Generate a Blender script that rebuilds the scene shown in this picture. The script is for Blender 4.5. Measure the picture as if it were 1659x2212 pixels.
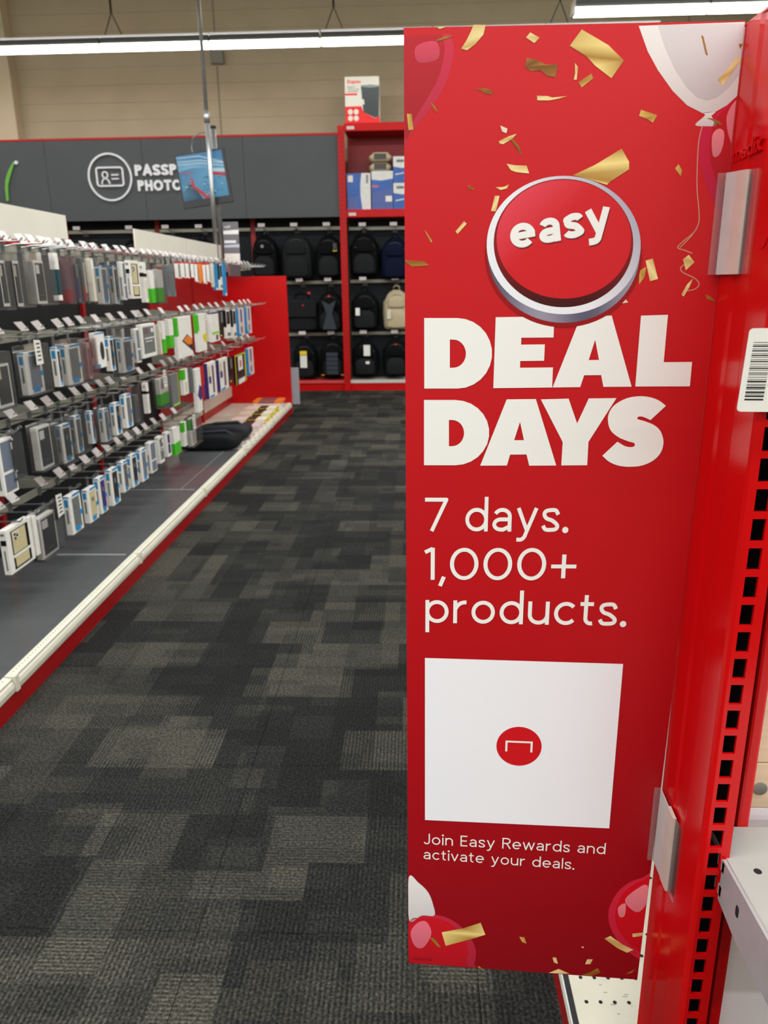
import bpy, math, random
from mathutils import Vector, Matrix
from mathutils.geometry import tessellate_polygon, delaunay_2d_cdt
random.seed(7)
for o in list(bpy.data.objects): bpy.data.objects.remove(o)
scene = bpy.context.scene
col = scene.collection
PI = math.pi

# ------------------------------------------------------------------ camera
EYE = Vector((0, 0, 1.37))
cam = bpy.data.cameras.new('camera')
cam.sensor_fit = 'VERTICAL'; cam.sensor_height = 34.6; cam.sensor_width = 25.95
cam.lens = 34.6*1652/2212
cam.clip_start = 0.01; cam.clip_end = 100
cam.dof.use_dof = True; cam.dof.focus_distance = 0.80; cam.dof.aperture_fstop = cam.lens/2.3
cam_ob = bpy.data.objects.new('camera', cam); col.objects.link(cam_ob)
ax = (Vector((.9992, .0368, -.0131)), Vector((.0020, .2874, .9578)), Vector((.0390, -.9571, .2871)))
cam_ob.matrix_world = Matrix(((ax[0].x, ax[1].x, ax[2].x, 0), (ax[0].y, ax[1].y, ax[2].y, 0), (ax[0].z, ax[1].z, ax[2].z, EYE.z), (0, 0, 0, 1)))
scene.camera = cam_ob
# ------------------------------------------------------------------ world, store lights, exposure
world = bpy.data.worlds.new('world'); scene.world = world; world.use_nodes = True
world.node_tree.nodes['Background'].inputs[0].default_value = (.55, .55, .55, 1)
world.node_tree.nodes['Background'].inputs[1].default_value = .25
LAMP = (.965, .99, 1.0)
def lamp_row(y, x0=-9, x1=8, z=3.84, power=520):
    l = bpy.data.lights.new('strip_lamp_row', 'AREA'); l.shape = 'RECTANGLE'; l.size = x1-x0; l.size_y = .14
    l.energy = power; l.color = LAMP
    o = bpy.data.objects.new('strip_lamp_row', l); o.location = ((x0+x1)/2, y, z); col.objects.link(o)
for y in (7.1, 4.7, 2.3, -.1, -2.5, -4.9, -7.3): lamp_row(y)
scene.view_settings.view_transform = 'Standard'; scene.view_settings.look = 'None'
scene.view_settings.gamma = 1; scene.view_settings.use_curve_mapping = False
scene.view_settings.exposure = -0.75
scene.cycles.max_bounces = 8; scene.cycles.diffuse_bounces = 4; scene.cycles.transparent_max_bounces = 24
scene.cycles.caustics_reflective = False; scene.cycles.caustics_refractive = False
scene.cycles.use_denoising = True

# ------------------------------------------------------------------ materials
def lin(c):
    return tuple(((v/255)/12.92 if v/255 <= .04045 else ((v/255+.055)/1.055)**2.4) for v in c)
MATS = {}
def mat(name, c, rough=.5, metal=0.0, var=.06, scale=40, bump=0.0, emit=0, spec=.5, coat=0):
    if name in MATS: return MATS[name]
    m = bpy.data.materials.new(name); m.use_nodes = True; nt = m.node_tree; b = nt.nodes['Principled BSDF']
    L = lin(c)
    b.inputs['Roughness'].default_value = rough; b.inputs['Metallic'].default_value = metal
    b.inputs['Specular IOR Level'].default_value = spec; b.inputs['Coat Weight'].default_value = coat
    tc = nt.nodes.new('ShaderNodeTexCoord'); nz = nt.nodes.new('ShaderNodeTexNoise'); nz.inputs['Scale'].default_value = scale; nz.inputs['Detail'].default_value = 4
    nt.links.new(tc.outputs['Object'], nz.inputs['Vector'])
    rp = nt.nodes.new('ShaderNodeValToRGB')
    rp.color_ramp.elements[0].position = .3; rp.color_ramp.elements[1].position = .7
    rp.color_ramp.elements[0].color = (*[max(0, v*(1-var)) for v in L], 1); rp.color_ramp.elements[1].color = (*[min(1, v*(1+var)) for v in L], 1)
    nt.links.new(nz.outputs['Fac'], rp.inputs['Fac']); nt.links.new(rp.outputs['Color'], b.inputs['Base Color'])
    if bump:
        bp = nt.nodes.new('ShaderNodeBump'); bp.inputs['Strength'].default_value = bump; bp.inputs['Distance'].default_value = .002
        nt.links.new(nz.outputs['Fac'], bp.inputs['Height']); nt.links.new(bp.outputs['Normal'], b.inputs['Normal'])
    if emit:
        b.inputs['Emission Color'].default_value = (*L, 1); b.inputs['Emission Strength'].default_value = emit
    MATS[name] = m; return m
def clear_mat(name, c, fac, rough=.08, ior=1.25):
    m = bpy.data.materials.new(name); m.use_nodes = True; nt = m.node_tree; b = nt.nodes['Principled BSDF']; out = nt.nodes['Material Output']
    b.inputs['Base Color'].default_value = (*lin(c), 1); b.inputs['Roughness'].default_value = rough
    t = nt.nodes.new('ShaderNodeBsdfTransparent'); mx = nt.nodes.new('ShaderNodeMixShader'); m2 = nt.nodes.new('ShaderNodeMixShader'); gl = nt.nodes.new('ShaderNodeBsdfGlossy')
    fr_ = nt.nodes.new('ShaderNodeFresnel'); fr_.inputs[0].default_value = ior; gl.inputs['Roughness'].default_value = rough
    mx.inputs[0].default_value = fac
    nt.links.new(t.outputs[0], mx.inputs[1]); nt.links.new(b.outputs[0], mx.inputs[2])
    nt.links.new(fr_.outputs[0], m2.inputs[0]); nt.links.new(mx.outputs[0], m2.inputs[1]); nt.links.new(gl.outputs[0], m2.inputs[2]); nt.links.new(m2.outputs[0], out.inputs[0])
    MATS[name] = m; return m
def print_mat(name, rough=.42, emit=0):
    m = bpy.data.materials.new(name); m.use_nodes = True; nt = m.node_tree; b = nt.nodes['Principled BSDF']
    a = nt.nodes.new('ShaderNodeAttribute'); a.attribute_name = 'Ink'
    nt.links.new(a.outputs['Color'], b.inputs['Base Color']); b.inputs['Roughness'].default_value = rough
    b.inputs['Specular IOR Level'].default_value = .3
    if emit:
        nt.links.new(a.outputs['Color'], b.inputs['Emission Color']); b.inputs['Emission Strength'].default_value = emit
        b.inputs['Base Color'].default_value = (0, 0, 0, 1); nt.links.remove(b.inputs['Base Color'].links[0])
    MATS[name] = m; return m

PRINT = print_mat('printed_ink'); SCREEN = print_mat('lit_screen', .3, 1.0)
RED = mat('red_paint', (192, 6, 8), .4, var=.05, scale=6, spec=.25)
RED_GLOSS = mat('red_gloss_paint', (200, 6, 9), .22, var=.03, scale=5, bump=.02, spec=.4)
RED_IN = mat('red_steel', (160, 8, 12), .45, var=.06, scale=8)
CHAR = mat('charcoal_panel', (25, 28, 30), .55, scale=12, spec=.25)
BAND = mat('slate_sign_panel', (72, 75, 78), .6, scale=3, var=.05)
DARKW = mat('dark_slotted_panel', (34, 37, 40), .6, scale=10, spec=.15)
DECK = mat('grey_deck_laminate', (93, 94, 94), .12, scale=20, var=.05)
DECKB = mat('beige_deck', (196, 188, 172), .35, scale=20, var=.04)
CREAM = mat('cream_rail_plastic', (226, 222, 202), .35, scale=20, var=.04)
BARM = mat('crossbar_steel', (168, 166, 150), .38, .35, scale=30)
STEEL = mat('chrome_wire', (150, 150, 146), .3, .9)
GALV = mat('galvanised_tube', (172, 174, 174), .3, .75, scale=15)
WALL = mat('painted_block_wall', (186, 174, 148), .8, scale=3, var=.05, bump=.1)
CEIL = mat('ceiling_paint', (200, 196, 186), .9, scale=2)
WHITE = mat('white_card', (228, 225, 214), .5, var=.03)
WHITEB = mat('white_board', (222, 217, 203), .55, var=.03, scale=4)
TAG = mat('price_tag_paper', (206, 196, 192), .55, var=.05, scale=60)
BLACK = mat('black_print', (22, 22, 24), .4)
BAGK = mat('black_fabric', (13, 14, 15), .8, scale=90, var=.2, bump=.3, spec=.08)
BAGK2 = mat('charcoal_fabric', (30, 31, 33), .7, scale=90, var=.2, bump=.3, spec=.08)
BAGG = mat('grey_fabric', (58, 62, 68), .75, scale=90, var=.15, bump=.3, spec=.08)
NAVY = mat('navy_fabric', (13, 19, 40), .8, scale=90, var=.15, bump=.3, spec=.08)
TAN = mat('tan_fabric', (176, 162, 130), .8, scale=90, var=.1, bump=.3)
CLEAR = clear_mat('clear_plastic', (225, 225, 225), .06, .08, 1.05)
KEEP = clear_mat('clear_keeper_plastic', (140, 142, 140), .12, .12)
KEEPP = clear_mat('pink_tinted_keeper', (150, 104, 108), .26, .12)
WINDOW = mat('dark_window', (52, 52, 56), .15)
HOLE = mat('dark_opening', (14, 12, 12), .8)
SHELFM = mat('light_grey_shelf', (170, 168, 163), .34, scale=14, var=.04)
LENS = mat('lit_diffuser', (255, 255, 246), .4, emit=23.0, var=0)
HOUSE = mat('fixture_housing', (84, 84, 82), .5)
SILVER = mat('lit_uplight_slot', (235, 235, 235), .3, emit=.8)

# ------------------------------------------------------------------ mesh helpers
class MB:
    def __init__(s): s.v = []; s.f = []; s.c = []
    def add(s, vs, fs, ink=None):
        n = len(s.v); s.v += [tuple(p) for p in vs]; s.f += [tuple(i+n for i in f) for f in fs]
        if ink is not None: s.c += ([ink]*len(vs) if not isinstance(ink, list) else ink)
        return s
    def box(s, a, b):
        x0, y0, z0 = a; x1, y1, z1 = b
        return s.add([(x0,y0,z0),(x1,y0,z0),(x1,y1,z0),(x0,y1,z0),(x0,y0,z1),(x1,y0,z1),(x1,y1,z1),(x0,y1,z1)],
                     [(0,3,2,1),(4,5,6,7),(0,1,5,4),(1,2,6,5),(2,3,7,6),(3,0,4,7)])
    def prism(s, loops, fn, d0, d1):
        """polygon (outer + holes, 2D) extruded: fn(u, v, d) -> 3D point"""
        flat = [p for l in loops for p in l]
        tris = tessellate_polygon([[Vector((p[0], p[1], 0)) for p in l] for l in loops])
        n = len(flat)
        fs = [tuple(t) for t in tris] + [tuple(i+n for i in reversed(t)) for t in tris]
        k = 0
        for l in loops:
            m = len(l)
            for i in range(m):
                a, b = k+i, k+(i+1) % m
                fs.append((a, b, b+n, a+n))
            k += m
        return s.add([fn(p[0], p[1], d0) for p in flat]+[fn(p[0], p[1], d1) for p in flat], fs)
    def tube(s, pts, r, n=8, cap=True):
        pts = [Vector(p) for p in pts]; rings = []
        for i, p in enumerate(pts):
            d = (pts[min(i+1, len(pts)-1)]-pts[max(i-1, 0)]).normalized()
            up = Vector((0, 0, 1)) if abs(d.z) < .9 else Vector((1, 0, 0))
            a = d.cross(up).normalized(); b = d.cross(a)
            rings.append([p+(a*math.cos(2*PI*k/n)+b*math.sin(2*PI*k/n))*r for k in range(n)])
        vs = [v for rg in rings for v in rg]; fs = []
        for i in range(len(pts)-1):
            for k in range(n): fs.append((i*n+k, i*n+(k+1) % n, (i+1)*n+(k+1) % n, (i+1)*n+k))
        if cap: fs += [tuple(range(n-1, -1, -1)), tuple((len(pts)-1)*n+k for k in range(n))]
        return s.add(vs, fs)
    def disc(s, c, r, fn, d0, d1, n=20):
        return s.prism([[(c[0]+r*math.cos(2*PI*k/n), c[1]+r*math.sin(2*PI*k/n)) for k in range(n)]], fn, d0, d1)
    def build(s, name, m, parent=None, smooth=False, bevel=0):
        me = bpy.data.meshes.new(name)
        off = parent.location if parent is not None and parent.parent is None else Vector((0, 0, 0))
        if parent is not None and parent.parent is not None: off = parent.parent.location
        me.from_pydata([(x-off.x, y-off.y, z-off.z) for x, y, z in s.v], [], s.f); me.update()
        if s.c:
            a = me.color_attributes.new('Ink', 'FLOAT_COLOR', 'POINT')
            for i, cc in enumerate(s.c): a.data[i].color = (*cc, 1)
        me.materials.append(m)
        if smooth:
            for p in me.polygons: p.use_smooth = True
        o = bpy.data.objects.new(name, me); col.objects.link(o)
        if parent is not None: o.parent = parent
        if bevel:
            md = o.modifiers.new('bevel', 'BEVEL'); md.width = bevel; md.segments = 2; md.limit_method = 'ANGLE'
        return o
def tag(o, label, cat, group=None):
    o['label'] = label; o['category'] = cat
    if group: o['group'] = group
    return o
def thing(name, label, cat, loc, group=None):
    o = bpy.data.objects.new(name, None); o.location = loc; o.empty_display_size = .05; col.objects.link(o)
    return tag(o, label, cat, group)
def struct(o): o['kind'] = 'structure'; return o
def box(name, a, b, m, parent=None, bevel=0): return MB().box(a, b).build(name, m, parent, bevel=bevel)
XZ = lambda y0: (lambda u, v, d: (u, y0+d, v))          # 2D drawing standing across the aisle
ORD = ['first','second','third','fourth','fifth','sixth','seventh','eighth','ninth','tenth','eleventh','twelfth','thirteenth','fourteenth','fifteenth','sixteenth','seventeenth','eighteenth','nineteenth','twentieth','twenty-first','twenty-second','twenty-third','twenty-fourth','twenty-fifth','twenty-sixth','twenty-seventh','twenty-eighth','twenty-ninth','thirtieth']+['thirty-'+w for w in ('first','second','third','fourth','fifth','sixth','seventh','eighth','ninth')]+['fortieth']

# ------------------------------------------------------------------ stroke lettering (x-height 1)
def arc(cx, cy, rx, ry, a0, a1, n=16):
    return [(cx+rx*math.cos(math.radians(a0+(a1-a0)*i/n)), cy+ry*math.sin(math.radians(a0+(a1-a0)*i/n))) for i in range(n+1)]
def spline(pts, k=6):
    out = []; P = [pts[0]]+pts+[pts[-1]]
    for i in range(1, len(P)-2):
        p0, p1, p2, p3 = P[i-1:i+3]
        for j in range(k):
            t = j/k
            out.append(tuple(.5*((2*p1[q])+(-p0[q]+p2[q])*t+(2*p0[q]-5*p1[q]+4*p2[q]-p3[q])*t*t+(-p0[q]+3*p1[q]-3*p2[q]+p3[q])*t**3) for q in (0, 1)))
    return out+[pts[-1]]
def glyph(ch, w):
    h = w/2; H = 1.42; r = .5-h
    def S(W, T): return spline([(W-h*.7, T-.30*T+h*.3), (W*.78, T-h*1.25), (W*.5, T-h), (W*.2, T-h*1.6), (h, T*.73), (W*.25, T*.57), (W*.6, T*.47), (W-h, T*.28), (W*.82, h*1.5), (W*.5, h), (W*.2, h*1.3), (h*.5, T*.26)])
    dot = lambda x, y: arc(x, y, h*.62, h*.62, 0, 360, 10)
    if ch == 'o': return [arc(.5,.5,r,r,0,360,28)], 1.0
    if ch == 'c': return [arc(.5,.5,r,r,42,318,22)], .88
    if ch == 'e': return [[(h,.5),(1-h,.5)]+arc(.5,.5,r,r,0,315,24)], 1.0
    if ch == 'd': return [arc(.5,.5,r,r,0,360,28), [(1-h,0),(1-h,1.46)]], 1.0
    if ch == 'p': return [arc(.5,.5,r,r,0,360,28), [(h,1),(h,-.42)]], 1.0
    if ch == 'a':
        x = .84-h; return [arc(.43,.64,x-.43,.36-h,156,0,14)+[(x,0)], [(x,.6-h),(.4,.6-h)]+arc(.38,.3,.38-h,.3-h,90,270,14)+[(.48,h),(x,.22)]], .86
    if ch == 'y': return [[(.02+h*.6,1),(.46,.06)], spline([(.9-h*.6,1),(.46,0.02),(.36,-.22),(.22,-.42+h),(.02,-.42+h)])], .92
    if ch == 's': return [S(.74,1)], .74
    if ch == 'r': return [[(h,0),(h,1)], arc(.5,.5,.5-h,.5-h,160,82,8)], .58
    if ch == 'u': return [[(h,1)]+arc(.45,.42,.45-h,.42-h,180,360,14)+[(.9-h,1)], [(.9-h,1),(.9-h,0)]], .9
    if ch == 'n': return [[(h,0),(h,1)], [(h,.5)]+arc(.45,.56,.45-h,.44-h,180,0,14)+[(.9-h,0)]], .9
    if ch == 'm': return [[(h,0),(h,1)], [(h,.5)]+arc(.4,.6,.4-h,.4-h,180,0,12)+[(.8-h,0)], [(.8-h,.5)]+arc(1.15-h,.6,.35,.4-h,180,0,12)+[(1.5-h,0)]], 1.5
    if ch == 'i': return [[(h,0),(h,1)], dot(h,1.3)], w
    if ch == 'l': return [[(h,0),(h,1.46)]], w
    if ch == 't': return [[(.24,1.3),(.24,.3)]+arc(.46,.3,.22,.3-h,180,290,8), [(0,1-h),(.56,1-h)]], .6
    if ch == 'v': return [[(h*.6,1),(.44,.04),(.88-h*.6,1)]], .88
    if ch == 'w': return [[(h*.6,1),(.36,.04),(.68,.96),(1.0,.04),(1.36-h*.6,1)]], 1.36
    if ch == 'x': return [[(h*.6,1),(.86-h*.6,0)], [(.86-h*.6,1),(h*.6,0)]], .86
    if ch == '7': return [[(0,H-h),(.95,H-h),(.3,0)]], .95
    if ch == '1': return [[(0,H-.2),(.4-h,H-.04)], [(.4-h,H),(.4-h,0)]], .42
    if ch == '0': return [arc(.58,H/2,.58-h,H/2-h,0,360,30)], 1.16
    if ch == '8': return [arc(.45,.38,.42-h,.38-h,0,360,20), arc(.45,1.05,.36-h,.37-h,0,360,20)], .9
    if ch == '+': return [[(0,.62),(1.0,.62)], [(.5,.1),(.5,1.14)]], 1.0
    if ch == ',': return [[(.16,.14),(.0,-.28)]], .2
    if ch == '.': return [dot(h,h)], w*1.15
    if ch == 'J': return [arc(.38,.4,.38-h,.4-h,200,360,12)+[(.76-h,H)]], .78
    if ch == 'E': return [[(.8,H-h),(h,H-h),(h,h),(.82,h)], [(h,H/2),(.74,H/2)]], .84
    if ch in 'PR':
        q = (H*.56)/2; g = [[(h,0),(h,H)], [(h,H-h),(.5,H-h)]+arc(.5,H-q,.46-h,q-h,90,-90,14)+[(h,H-2*q+h)]]
        if ch == 'R': g.append([(.5,H-2*q+h),(.94,0)])
        return g, .96
    if ch == 'A': return [[(h*.6,0),(.62,H-h*.4),(1.24-h*.6,0)], [(.26,.44),(.98,.44)]], 1.24
    if ch == 'S': return [S(1.0,H)], 1.0
    if ch == 'O': return [arc(.71,.71,.71-h,.71-h,0,360,30)], 1.42
    if ch == 'T': return [[(0,H-h),(1.08,H-h)], [(.54,H),(.54,0)]], 1.08
    if ch == 'H': return [[(h,0),(h,H)], [(1.1-h,0),(1.1-h,H)], [(h,H/2),(1.1-h,H/2)]], 1.1
    return [], .45
def ribbon(pl, w):
    pts = [Vector(p) for p in pl]; closed = (pts[0]-pts[-1]).length < 1e-5
    L, R = [], []; n = len(pts)
    for i, p in enumerate(pts):
        a = pts[i-1] if i > 0 else (pts[-2] if closed else None); b = pts[i+1] if i < n-1 else (pts[1] if closed else None)
        d1 = (p-a).normalized() if a is not None and (p-a).length > 1e-7 else None
        d2 = (b-p).normalized() if b is not None and (b-p).length > 1e-7 else None
        d = ((d1 or d2)+(d2 or d1))
        d = d.normalized() if d.length > 1e-4 else (d1 or d2)
        k = 1/max(.38, d.dot(d1 or d2))
        nrm = Vector((-d.y, d.x))*w/2*k
        L.append(p+nrm); R.append(p-nrm)
    return [(L[i], R[i], R[i+1], L[i+1]) for i in range(n-1)]
def flatten(quads):
    """merge overlapping stroke quads into one clean set of triangles"""
    V, F = [], []
    for q in quads:
        for t in ((0, 1, 2), (0, 2, 3)):
            a, b, c = (Vector(q[i]) for i in t); ar = (b-a).cross(c-a)
            if abs(ar) < 1e-9: continue
            n = len(V); V += [a, b, c]; F.append([n, n+1, n+2] if ar > 0 else [n, n+2, n+1])
    v, e, f, ov, oe, of = delaunay_2d_cdt(V, [], F, 0, 1e-5)
    return [(p.x, p.y) for p in v], [tuple(x) for x, o in zip(f, of) if o]
def strokes(pl, w):
    """ribbon split at sharp corners: square joins up to a right angle, round joins beyond"""
    P = [Vector(p) for p in pl]; P = [p for i, p in enumerate(P) if i == 0 or (p-P[i-1]).length > 1e-6]
    runs = [[P[0]]]; out = []
    for i in range(1, len(P)):
        runs[-1].append(P[i])
        if i < len(P)-1:
            a = (P[i]-P[i-1]).angle(P[i+1]-P[i])
            if a > .85:
                if a < 1.75: runs[-1].append(P[i]+(P[i]-P[i-1]).normalized()*w/2)
                else:
                    c = [(P[i].x+w/2*math.cos(2*PI*k/16), P[i].y+w/2*math.sin(2*PI*k/16)) for k in range(16)]
                    out += [((P[i].x, P[i].y), c[k], c[k+1], c[(k+2) % 16]) for k in range(0, 16, 2) if k+1 < 16]
                runs.append([P[i]])
    for r in runs:
        if len(r) > 1: out += [[(p.x, p.y) for p in quad] for quad in ribbon(r, w)]
    return out
def text_quads(s, w, track=.16):
    x = 0; q = []
    for ch in s:
        g, adv = glyph(ch, w)
        for pl in g: q += [[(p[0]+x, p[1]) for p in quad] for quad in strokes(pl, w)]
        x += adv+track
    return q, x-track
def draw_text(mb, s, w, fn, track=.16, d0=None, d1=None, ink=None, width=None):
    """fn(u, v[, d]) maps lettering units to space"""
    q, tot = text_quads(s, w, track)
    sx = 1 if width is None else width/tot
    V, F = flatten(q); n = len(V)
    if d0 is None: mb.add([fn(u*sx, v) for u, v in V], F, ink)
    else:
        cnt = {}
        for f in F:
            for i in range(3): cnt[tuple(sorted((f[i], f[(i+1) % 3])))] = cnt.get(tuple(sorted((f[i], f[(i+1) % 3]))), 0)+1
        sides = [(f[i], f[(i+1) % 3], f[(i+1) % 3]+n, f[i]+n) for f in F for i in range(3) if cnt[tuple(sorted((f[i], f[(i+1) % 3])))] == 1]
        mb.add([fn(u*sx, v, d0) for u, v in V]+[fn(u*sx, v, d1) for u, v in V], F+[tuple(k+n for k in reversed(f)) for f in F]+sides, ink)
    return tot
# traced artwork (sign face, tenths of a millimetre) and package sizes (metres)
CONFETTI = [('light',[(587,10007),(686,10000),(669,9930),(603,9861),(535,9820),(485,9832),(528,9891),(564,9956)]),('light',[(1057,9931),(1135,9890),(1094,9852),(1023,9895)]),('big',[(1477,9937),(1701,9815),(1836,9696),(1743,9567),(1603,9666),(1525,9740),(1387,9821)]),('dark',[(1035,9746),(1130,9723),(1187,9691),(1297,9685),(1278,9591),(1209,9607),(1152,9648),(1078,9645),(1025,9675)]),('light',[(1437,9691),(1463,9660),(1457,9566),(1432,9567),(1442,9616)]),('gold',[(1576,9608),(1593,9572),(1503,9506),(1472,9546)]),('dark',[(606,9523),(697,9525),(771,9499),(749,9482),(698,9486),(660,9510)]),('light',[(1132,9456),(1223,9450),(1261,9438),(1387,9445),(1323,9430),(1237,9415),(1137,9421)]),('pale',[(831,9234),(893,9209),(884,9174),(848,9187)]),('light',[(822,9112),(910,9150),(972,9166),(942,9132),(861,9088),(829,9091)]),('dark',[(908,9133),(929,9135),(995,9072),(1023,8999),(1010,9004),(976,9055)]),('light',[(894,8930),(969,8916),(1068,8911),(1092,8848),(977,8860),(932,8879)]),('big',[(1868,9025),(1938,8919),(1943,8860),(1787,8763),(1763,8740),(1596,8791),(1468,8824),(1652,8902)]),('light',[(801,8744),(872,8743),(920,8763),(904,8730),(847,8719)]),('light',[(799,8674),(840,8671),(813,8543),(770,8548)]),('light',[(533,8469),(556,8446),(476,8360),(458,8383)]),('gold',[(180,8401),(223,8350),(250,8299),(234,8293)]),('dark',[(558,8768),(600,8749),(617,8727),(574,8731)]),('dark',[(0,8148),(62,8139),(170,8135),(222,8098),(143,8090),(62,8090),(11,8122)]),('light',[(276,10001),(366,10002),(304,9985)]),('dark',[(270,9901),(348,9931),(431,9933),(366,9914),(280,9895)]),('dark',[(219,9440),(264,9407),(296,9354),(277,9362)]),('gold',[(25,9350),(66,9349),(81,9224),(39,9222)]),('gold',[(2005,9321),(2092,9293),(2142,9275),(2111,9219),(2059,9249),(1993,9274)]),('pale',[(1958,7816),(2021,7751),(1950,7741),(1921,7790)]),('light',[(2739,9692),(2779,9667),(2722,9583),(2657,9484),(2608,9527),(2685,9606)]),('dark',[(2442,9860),(2461,9849),(2510,9709),(2491,9720)]),('dark',[(2746,9785),(2783,9784),(2762,9747)]),('gold',[(2353,8891),(2388,8838),(2381,8792),(2328,8857)]),('light',[(2143,8107),(2205,8125),(2264,7950),(2196,7932)]),('gold',[(2095,8021),(2153,8057),(2148,7970),(2104,7908)]),('light',[(2464,8114),(2511,8151),(2567,8088),(2498,8021)]),('light',[(2568,7952),(2544,7877),(2501,7796),(2480,7815),(2522,7902)]),('dark',[(2690,7812),(2749,7787),(2779,7748),(2706,7774)]),('dark',[(2547,9243),(2595,9238),(2657,9212),(2685,9180),(2635,9196),(2596,9225)]),('big',[(401,510),(655,589),(859,687),(919,515),(771,444),(450,310)]),('dark',[(263,415),(307,426),(394,282),(351,290)]),('gold',[(1317,516),(1377,512),(1405,419),(1352,443)]),('light',[(2299,567),(2364,612),(2508,502),(2640,431),(2571,383),(2458,439)]),('light',[(2609,666),(2725,687),(2736,641),(2619,616)]),('pale',[(2038,424),(2065,435),(2072,407)]),('light',[(1718,240),(1761,244),(1784,150),(1737,165)]),('light',[(2122,246),(2186,251),(2163,177),(2103,172)]),('light',[(1798,74),(1928,13),(1842,-68),(1686,-62)]),('dark',[(2250,125),(2292,56),(2178,-50),(2069,-38),(2171,58)]),('dark',[(2577,64),(2693,158),(2649,87)]),('gold',[(836,28),(855,34),(889,-41),(856,-19)])]
BALLOONS = {'white_top': [(1936,9964),(2024,9758),(2119,9615),(2252,9457),(2382,9343),(2520,9277),(2614,9286),(2703,9333),(2799,9401),(2795,9677),(2778,9941)],'white_top_face': [(2089,9958),(2164,9775),(2261,9610),(2369,9475),(2459,9401),(2545,9376),(2625,9401),(2701,9464),(2786,9559),(2777,9931)],'white_knot': [(2519,9283),(2614,9286),(2589,9259),(2594,9247),(2637,9185),(2554,9179),(2462,9193),(2533,9260)],'pink_right': [(2518,9177),(2501,9082),(2508,8968),(2569,8793),(2661,8616),(2712,8544),(2841,8542),(2821,9129),(2799,9401),(2703,9333),(2617,9258),(2606,9191)],'pink_right_face': [(2604,9158),(2594,9022),(2618,8908),(2685,8733),(2732,8638),(2826,8671),(2821,9129),(2800,9396),(2706,9311),(2631,9235)],'pink_right_shine': [(2712,9255),(2794,9363),(2820,9039),(2756,9075)],'pink_right_shine2': [(2610,9101),(2652,9156),(2702,9132),(2707,9031),(2680,8952),(2631,8953)],'left': [(5,10005),(353,10001),(410,9896),(424,9807),(394,9674),(333,9530),(219,9373),(104,9249),(33,9157),(5,9146)],'left_face': [(5,10005),(285,10001),(336,9898),(343,9799),(294,9622),(206,9477),(91,9308),(6,9182)],'left_shine': [(105,9863),(273,9895),(293,9767),(123,9745)],'low_white': [(10,1281),(126,1210),(238,1081),(298,901),(311,750),(163,739),(12,657)],'low_red': [(12,669),(163,751),(295,765),(465,727),(617,621),(742,465),(812,256),(797,61),(774,-29),(13,24)],'low_red_face': [(13,621),(163,704),(296,718),(447,678),(580,571),(676,436),(718,248),(701,102),(665,-19),(13,24)],'low_red_shine': [(30,480),(116,629),(220,649),(278,476),(183,264),(78,280)],'right_red': [(2803,1486),(2648,1453),(2513,1377),(2400,1236),(2333,1052),(2322,892),(2366,711),(2490,489),(2628,359),(2786,297),(2794,653)],'right_red_face': [(2804,1453),(2668,1421),(2552,1336),(2455,1207),(2405,1034),(2399,875),(2446,718),(2559,541),(2676,434),(2789,384),(2799,653)],'right_red_shine': [(2495,1154),(2657,1343),(2727,1348),(2766,1196),(2668,986),(2558,1023)],'right_red_shine2': [(2424,1024),(2500,1086),(2504,917),(2446,897)]}
STRINGS = [[(2520,9180),(2507,9104),(2503,9025),(2512,8853),(2529,8678),(2557,8536),(2569,8416),(2530,8333),(2450,8262),(2411,8213),(2469,8190),(2541,8162)],[(2558,8368),(2509,8297),(2430,8213)],[(2481,8071),(2452,8040),(2475,8003),(2581,7952),(2624,7901),(2590,7858),(2490,7840)]]
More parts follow.
